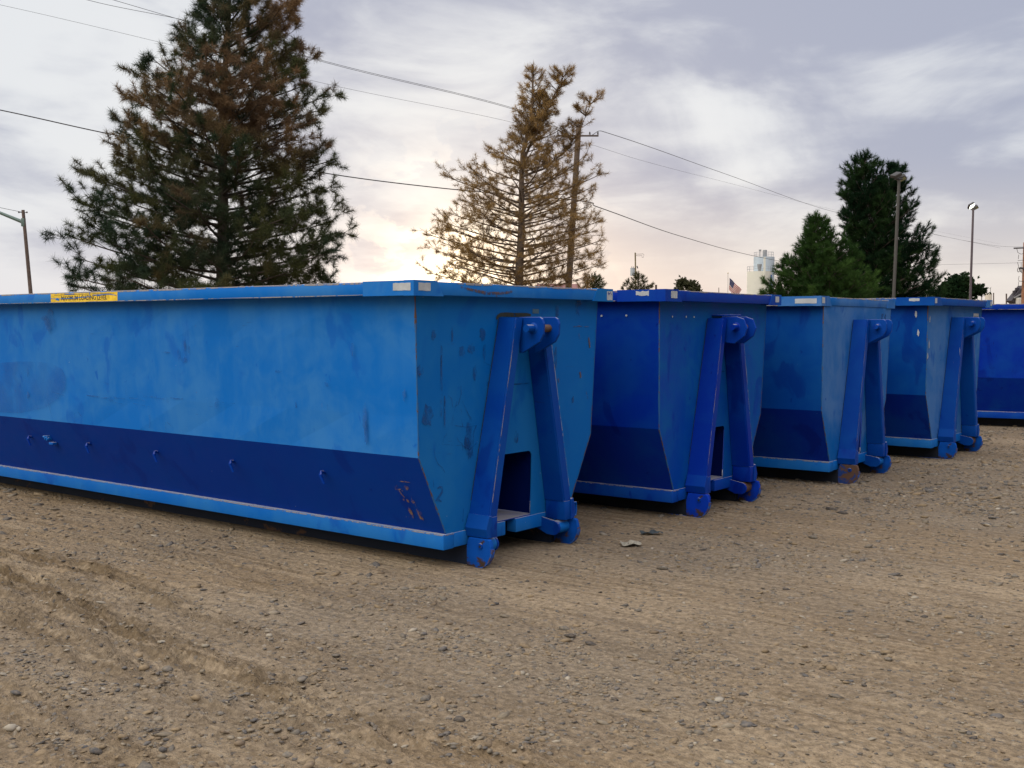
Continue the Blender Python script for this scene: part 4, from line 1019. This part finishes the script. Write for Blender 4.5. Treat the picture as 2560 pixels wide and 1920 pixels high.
# utility pole inside the dying tree
UPM = WOODY
r_, t_, g_ = px_pole('utility_pole', 'wooden utility pole with crossarm standing in the dying tree', 'utility pole', (1447, 314), (1422, 707), 49., .12, .165, BARKD)
bm = bmesh.new(); c = at(1445, 341, 48) - g_; add_box(bm, c + Vector((-.95, -.18, -.034)), c + Vector((.88, -.12, .034)), .008); xa = bm_obj('crossarm', bm, WOOD, r_, True)
for s in (-.88, -.5, .5, .85):
    bm = bmesh.new(); add_cyl(bm, c + Vector((s, -.14, .056)), c + Vector((s, -.14, .17)), .04, .025, 8); bm_obj('insulator', bm, DARKM, xa)
UP = g_
# transformer pole
r_, t_, g_ = px_pole('utility_pole', 'small pole with a grey transformer drum right of the dying tree', 'utility pole', (1588, 631.6), (1589.7, 724.8), 130, .08, .11, UPM, seg=8)
bm = bmesh.new(); c = at(1581, 689.5, 130) - g_; add_cyl(bm, c + Vector((0, -.05, 0)), c + Vector((0, -.05, .93)), .26, .26, 14); tf = bm_obj('transformer', bm, GREYT, r_, True)
bm = bmesh.new(); add_cyl(bm, c + Vector((-.08, -.05, .93)), c + Vector((-.08, -.05, 1.12)), .03, .03, 6); add_cyl(bm, c + Vector((.12, -.05, .93)), c + Vector((.12, -.05, 1.1)), .03, .03, 6); bm_obj('bushing', bm, DARKM, tf)
bm = bmesh.new(); c = at(1590, 635, 130) - g_; add_tube(bm, [c, c + Vector((.4, 0, -.02)), c + Vector((.78, 0, .02)), c + Vector((.95, 0, -.05)), c + Vector((.86, 0, -.42)), c + Vector((.72, 0, -.42)), c + Vector((.70, 0, -.18)), c + Vector((.3, 0, -.22)), c + Vector((0, 0, -.18))], .022, 5)
add_cyl(bm, c + Vector((.12, 0, -1.4)), c + Vector((.22, 0, -1.7)), .07, .07, 6); bm_obj('jumper_wire', bm, DARKM, r_)
# pole on the right edge
r_, t_, g_ = px_pole('utility_pole', 'orange-brown utility pole with tangled gear at the right edge', 'utility pole', (2563, 606), (2558.5, 750), 100, .16, .20, simple('orange_pole', (.22, .10, .05), .8, var=.4, scale=1.2))
for (p0, p1, hh) in (((2532, 621), (2585, 619), .13), ((2542, 652), (2560, 650), .04), ((2546, 703), (2558, 704), .05)):
    bm = bmesh.new(); a0 = at(*p0, 100) - g_; a1 = at(*p1, 100) - g_; add_tube(bm, [a0 + Vector((0, -.2, 0)), a1 + Vector((0, -.2, 0))], hh / 2 * 1.1, 6); bm_obj('crossarm', bm, DARKM, r_)
bm = bmesh.new()
for (u, v, rr) in ((2543, 675, .20), (2549, 674, .22), (2552, 676, .24)):
    c = at(u, v, 100) - g_ + Vector((0, -.25, 0)); add_tube(bm, [c + Vector((math.cos(t) * rr * .45, 0, math.sin(t) * rr)) for t in np.linspace(0, 6.0, 12)], .03, 5)
c = at(2552, 671, 100) - g_; add_box(bm, c + Vector((-.25, -.3, -.08)), c + Vector((.2, -.1, .08)), .02)
bm_obj('cable_coil', bm, DARKM, r_)
bm = bmesh.new()
for l in (((2539, 622), (2542, 632), (2550, 636), (2558, 633)), ((2544, 637), (2543, 648)), ((2541, 656), (2544, 668)), ((2550, 656), (2550, 668)), ((2545, 690), (2543, 700), (2547, 704)), ((2544, 704), (2543, 714), (2546, 719))):
    add_tube(bm, [at(*q, 100) - g_ + Vector((0, -.22, 0)) for q in l], .022, 5)
bm_obj('jumper_wire', bm, DARKM, r_)
# thin posts poking above the rims
for k, (u, v0, d, rr, lab) in enumerate(((1640, 712, 90, .09, 'short wooden post end above the second rim, right of the little pine'), (1797, 719, 160, .05, 'thin dark mast above the rim, left of the flagpole'), (2484, 732, 200, .10, 'brown post beside the pale storage tank'), (2516, 734, 150, .10, 'slim reddish post between tank and dark roof'))):
    px_pole('post', lab, 'post', (u, v0), (u, v0 + 30), d, rr, rr, WOOD, seg=7)
# cables
def wire(label, pts, r, cat='cable'):
    P = [at(u, v, d) for u, v, d in pts]; out = []; n = len(P)
    for i in range(n - 1):
        p0, p1, p2, p3 = P[max(i - 1, 0)], P[i], P[i + 1], P[min(i + 2, n - 1)]; h = (p2 - p1).length
        t1 = (p2 - p0) * (h / max((p2 - p0).length, .01)); t2 = (p3 - p1) * (h / max((p3 - p1).length, .01))
        for t in np.linspace(0, 1, 12)[:-1]:
            out.append(p1 * (2*t**3 - 3*t**2 + 1) + t1 * (t**3 - 2*t**2 + t) + p2 * (-2*t**3 + 3*t**2) + t2 * (t**3 - t**2))
    out.append(P[-1]); o0 = out[0].copy(); bm = bmesh.new(); add_tube(bm, [q - o0 for q in out], r, 6)
    o = bm_obj('overhead_cable', bm, WIREM, None, True); o.location = o0; tag(o, label, cat, 'overhead cables across the sky'); return o
wire('thick black cable crossing low behind both brown pines', [(-900, 95, 40), (0, 275, 43), (290, 338, 44), (820, 434, 46), (1110, 471, 47.2), (1433, 500, 48), (1490, 516, 55), (1700, 590, 85), (1900, 643, 120), (2300, 720, 200)], .023)
wire('upper thin cable passing the top of the left pine, higher of the pair', [(-600, -260, 40), (284, 0, 43), (820, 155, 46), (1300, 275, 47.5), (1430, 338, 48)], .009)
wire('thin cable just below its twin at the top of the left pine', [(-600, -230, 40), (219, 0, 43), (500, 60, 44), (820, 158, 46), (1300, 278, 47.5), (1418, 339, 48.2)], .009)
wire('faint hair-thin cable crossing the left pine below the pair', [(-600, -110, 42), (0, 12, 44), (430, 113, 46), (830, 213, 48), (1290, 308, 50), (1600, 400, 60), (1800, 452, 80), (2110, 530, 130), (2500, 610, 200)], .006)
wire('thin cable running down from the crossarm towards the dark pine', [(1481, 337, 48), (1505, 328, 50), (1800, 430, 75), (2095, 532, 110), (2500, 620, 190)], .014)
wire('short cable from the left pole to the left edge', [(54, 530, 60), (0, 519, 58), (-400, 430, 50)], .012)
wire('faint level cable between dark pine and right pole', [(2330, 662, 105), (2545, 657, 100), (2700, 650, 95)], .010)
wire('faint upper cable between dark pine and right pole', [(2290, 575, 110), (2420, 603, 104), (2535, 617, 100), (2700, 600, 95)], .010)

# ------------------------------------------------------------------ flag
def flag():
    D = 130; t = at(1820, 684, D); g = Vector((t.x, D, 0)); root = empty('flagpole', g); tag(root, 'slender white flagpole carrying the striped flag', 'flagpole')
    bm = bmesh.new(); add_cyl(bm, (0, 0, 0), (0, 0, t.z), .055, .04, 8); bm_obj('pole', bm, simple('white_pole', (.55, .52, .48), .5), root, True)
    bm = bmesh.new(); bmesh.ops.create_icosphere(bm, subdivisions=1, radius=.08, matrix=Matrix.Translation((0, 0, t.z + .06))); bm_obj('finial', bm, simple('gold_ball', (.4, .3, .12), .4), root, True)
    # drooping cloth: grid u along fly, v down hoist
    A = at(1823.5, 695, D); B = at(1823, 726, D); Cc = at(1855, 725, D); Dd = at(1840, 744, D)
    bm = bmesh.new(); nu, nv = 20, 13; G = []
    for j in range(nv + 1):
        v = j / nv; row = []
        for i in range(nu + 1):
            u = i / nu; top = A.lerp(Cc, u); bot = B.lerp(Dd, u); p = top.lerp(bot, v); p.y += .16 * math.sin(u * 7 + v * 2) * u; p.z += .05 * math.sin(u * 9 + v); p.x += .03 * math.sin(v * 6 + u * 5)
            row.append(bm.verts.new(p - g))
        G.append(row)
    for j in range(nv):
        for i in range(nu):
            f = bm.faces.new((G[j][i], G[j][i + 1], G[j + 1][i + 1], G[j + 1][i])); f.material_index = 2 if (j < 7 and i < 8) else (0 if j % 2 == 0 else 1)
    mk = lambda n, c: needle_like(n, c)
    o = bm_obj('flag', bm, [cloth('flag_red', (.36, .06, .06)), cloth('flag_white', (.62, .56, .52)), cloth('flag_blue', (.05, .055, .12))], None, True)
    o.location = g; tag(o, 'drooping flag with red and white stripes and blue canton', 'flag')
    # stars on the canton
    bm = bmesh.new()
    for r in range(5):
        for c in range(6):
            i = .6 + c * 1.25 + (.5 if r % 2 else 0); j = .8 + r * 1.25; i0, j0 = int(i), int(j)
            if i > 7.4: continue
            top = A.lerp(Cc, i / nu); bot = B.lerp(Dd, i / nu); v = j / nv; p = top.lerp(bot, v); u = i / nu
            p.y += .16 * math.sin(u * 7 + v * 2) * u - .012; p.z += .05 * math.sin(u * 9 + v); p.x += .03 * math.sin(v * 6 + u * 5); p -= g
            vs = [bm.verts.new(p + Vector((math.sin(k * math.pi / 5) * (.022 if k % 2 == 0 else .009), 0, math.cos(k * math.pi / 5) * (.022 if k % 2 == 0 else .009)))) for k in range(10)]; bm.faces.new(vs)
    bm_obj('stars', bm, simple('star_white', (.6, .58, .56), .8), o)
def cloth(n, c):
    m = bpy.data.materials.new(n); m.use_nodes = True; t = NT(m.node_tree)
    d = t.n('ShaderNodeBsdfDiffuse', ins={0: (*c, 1)}); tr = t.n('ShaderNodeBsdfTranslucent', ins={0: (*c, 1)}); mx = t.n('ShaderNodeMixShader', ins={0: .4, 1: d.outputs[0], 2: tr.outputs[0]})
    t.n('ShaderNodeOutputMaterial', ins={0: mx.outputs[0]}); return m
flag()

# ------------------------------------------------------------------ silo
def silo():
    D = 300; s = D / FPX; g = Vector((at(1900, 750, D).x, D, 0)); root = empty('silo', g); tag(root, 'white industrial silo with railings and a stack behind the green pines', 'silo')
    WH = simple('silo_white', (.62, .61, .53), .6, var=.05, scale=.4); BL = simple('silo_pale_blue', (.42, .49, .55), .6, var=.06, scale=.4); GR = simple('silo_grey', (.28, .29, .30), .6); DB = simple('silo_blue_stripe', (.05, .12, .28), .6)
    P = lambda u, v: at(u, v, D) - g
    def cyl(name, u0, u1, v0, v1, y, mat, cone=1.):
        a = P(u0, v0); b = P(u1, v1); r = (b.x - a.x) / 2; cx = (a.x + b.x) / 2; bm = bmesh.new(); z1 = a.z; z0 = b.z if v1 < 735 else 0
        add_cyl(bm, (cx, y, z0), (cx, y, z1), r * cone, r, 28); return bm_obj(name, bm, mat, root, True)
    cyl('lower_tank', 1866, 1925, 679.5, 760, -1, WH); cyl('tower', 1887, 1937, 642, 760, 1.2, BL); cyl('stack', 1907, 1917, 625, 650, 0, GR); cyl('hopper', 1886, 1898, 662, 680, -3.2, GR, .55)
    bm = bmesh.new(); a = P(1900, 645); add_box(bm, (a.x, -4.6, 0), (a.x + .5, -4.2, a.z)); bm_obj('downpipe', bm, WH, root)
    bm = bmesh.new(); a = P(1920, 688); add_box(bm, (a.x, -3.5, 0), (a.x + .25, -3.0, a.z)); bm_obj('blue_pipe', bm, DB, root)
    bm = bmesh.new(); a = P(1897, 628); b = P(1897, 642); add_cyl(bm, (a.x, -1.5, b.z), (a.x, -1.5, a.z), .07, .07, 6); add_box(bm, (a.x - .3, -1.8, a.z - .1), (a.x + .3, -1.2, a.z + .35), .05); bm_obj('beacon', bm, GR, root)
    def rail(name, u0, u1, v0, v1, y, r):
        a = P(u0, v0); b = P(u1, v1); cx = (a.x + b.x) / 2; rr = (b.x - a.x) / 2; bm = bmesh.new()
        for k in range(14):
            t = 2 * math.pi * k / 14; add_cyl(bm, (cx + rr * math.cos(t), y + rr * math.sin(t), b.z), (cx + rr * math.cos(t), y + rr * math.sin(t), a.z), .035, .035, 5)
        for z in (a.z, (a.z + b.z) / 2): add_tube(bm, [(cx + rr * math.cos(t), y + rr * math.sin(t), z) for t in np.linspace(0, 6.27, 25)], .035, 5)
        bm_obj(name, bm, GR, root)
    rail('railing', 1866.5, 1924, 667, 680, -1, 0); rail('railing', 1888, 1936, 630, 643, 1.2, 0)
silo()
# pale tank, cell mast, reddish roof, dark roof
def tank():
    D = 250; a = at(2463, 732, D); b = at(2479, 750, D); g = Vector(((a.x + b.x) / 2, D, 0)); root = empty('storage_tank', g); tag(root, 'small cream storage tank right of the round green tree', 'storage tank')
    r = (b.x - a.x) / 2; bm = bmesh.new(); add_cyl(bm, (0, 0, 0), (0, 0, a.z - .15), r, r, 24); bm_obj('shell', bm, simple('tank_cream', (.58, .53, .44), .6), root, True)
    bm = bmesh.new(); add_cyl(bm, (0, 0, a.z - .15), (0, 0, a.z + .1), r * 1.03, r * .25, 24); bm_obj('lid', bm, simple('tank_lid', (.5, .46, .4), .6), root, True)
    bm = bmesh.new(); add_cyl(bm, (r * .6, 0, a.z - .1), (r * .6, 0, a.z + 1.0), .05, .05, 6); bm_obj('vent_pipe', bm, DARKM, root)
tank()
def mast():
    D = 300; a = at(2455, 709, D); g = Vector((a.x, D, 0)); root = empty('cell_mast', g); tag(root, 'distant antenna mast with a ring of panels right of the lit lamp', 'antenna mast')
    bm = bmesh.new(); add_cyl(bm, (0, 0, 0), (0, 0, a.z), .16, .12, 8); bm_obj('mast', bm, GALV, root)
    for k in range(7):
        bm = bmesh.new(); t = k * 6.283 / 7; x_, y_ = .72 * math.cos(t), .72 * math.sin(t); add_box(bm, (x_ - .09, y_ - .09, a.z - .55), (x_ + .09, y_ + .09, a.z + .05), .01)
        add_cyl(bm, (0, 0, a.z - .3), (x_, y_, a.z - .3), .03, .03, 5); bm_obj('antenna', bm, GALV, root)
mast()
def house(name, label, cat, l, r, ridge, eave, D, depth, roof, wall, ridge_u=None):
    a = at(l, eave, D); b = at(r, eave, D); rz = at(l, ridge, D).z; x0, x1 = a.x, b.x; g = Vector(((x0 + x1) / 2, D + depth / 2, 0)); root = empty(name, g); tag(root, label, cat); hx = (x1 - x0) / 2; z = a.z
    bm = bmesh.new(); add_box(bm, (-hx + .3, -depth / 2 + .3, 0), (hx - .3, depth / 2 - .3, z - .05)); bm_obj('wall', bm, wall, root)
    bm = bmesh.new(); add_prism(bm, [(-depth / 2, z - .12), (0, rz - .12), (depth / 2, z - .12), (depth / 2, z), (0, rz), (-depth / 2, z)], 0, -hx, hx); bm_obj('roof', bm, roof, root)
    return root, g, hx, z
RR = simple('red_brown_roof', (.20, .085, .075), .8, var=.2, scale=2)
house('low_building', 'low building with a red-brown roof behind the dying pine', 'building', 1345, 1455, 705, 722, 75, 7, RR, simple('tan_wall', (.3, .26, .2), .9))
def conveyor():
    D = 105; g = Vector((at(2556, 750, D).x, D, 0)); root = empty('conveyor', g); tag(root, 'dark slanting loading conveyor at the right edge behind the pole', 'conveyor')
    P = lambda u, v: at(u, v, D) - g; dk = simple('conveyor_dark', (.030, .025, .032), .7, var=.3, scale=2)
    bm = bmesh.new(); pts = [P(2521, 752), P(2552, 714), P(2556, 716), P(2558, 760), P(2532, 760)]; add_prism(bm, [(p.x, p.z) for p in pts], 1, -.6, .6); bm_obj('housing', bm, dk, root)
    bm = bmesh.new(); add_tube(bm, [P(2526, 746) + Vector((0, -.75, 0)), P(2540, 738) + Vector((0, -.75, 0)), P(2554, 732) + Vector((0, -.75, 0))], .09, 6); bm_obj('side_rail', bm, GALV, root)
    bm = bmesh.new(); a = P(2531, 745); add_box(bm, (a.x, -1.2, 0), (a.x + 1.3, -.65, a.z), .05); bm_obj('hopper', bm, simple('cream_hopper', (.5, .47, .42), .6), root)
    bm = bmesh.new()
    for u, v in ((2535, 728), (2541, 721)):
        p = P(u, v); add_box(bm, p + Vector((-.15, -.3, -.5)), p + Vector((.15, .0, .05)), .01)
    for u in (2530, 2550): p = P(u, 750); add_cyl(bm, (p.x, 0, 0), (p.x, 0, p.z), .08, .08, 6)
    bm_obj('supports', bm, dk, root)
conveyor()
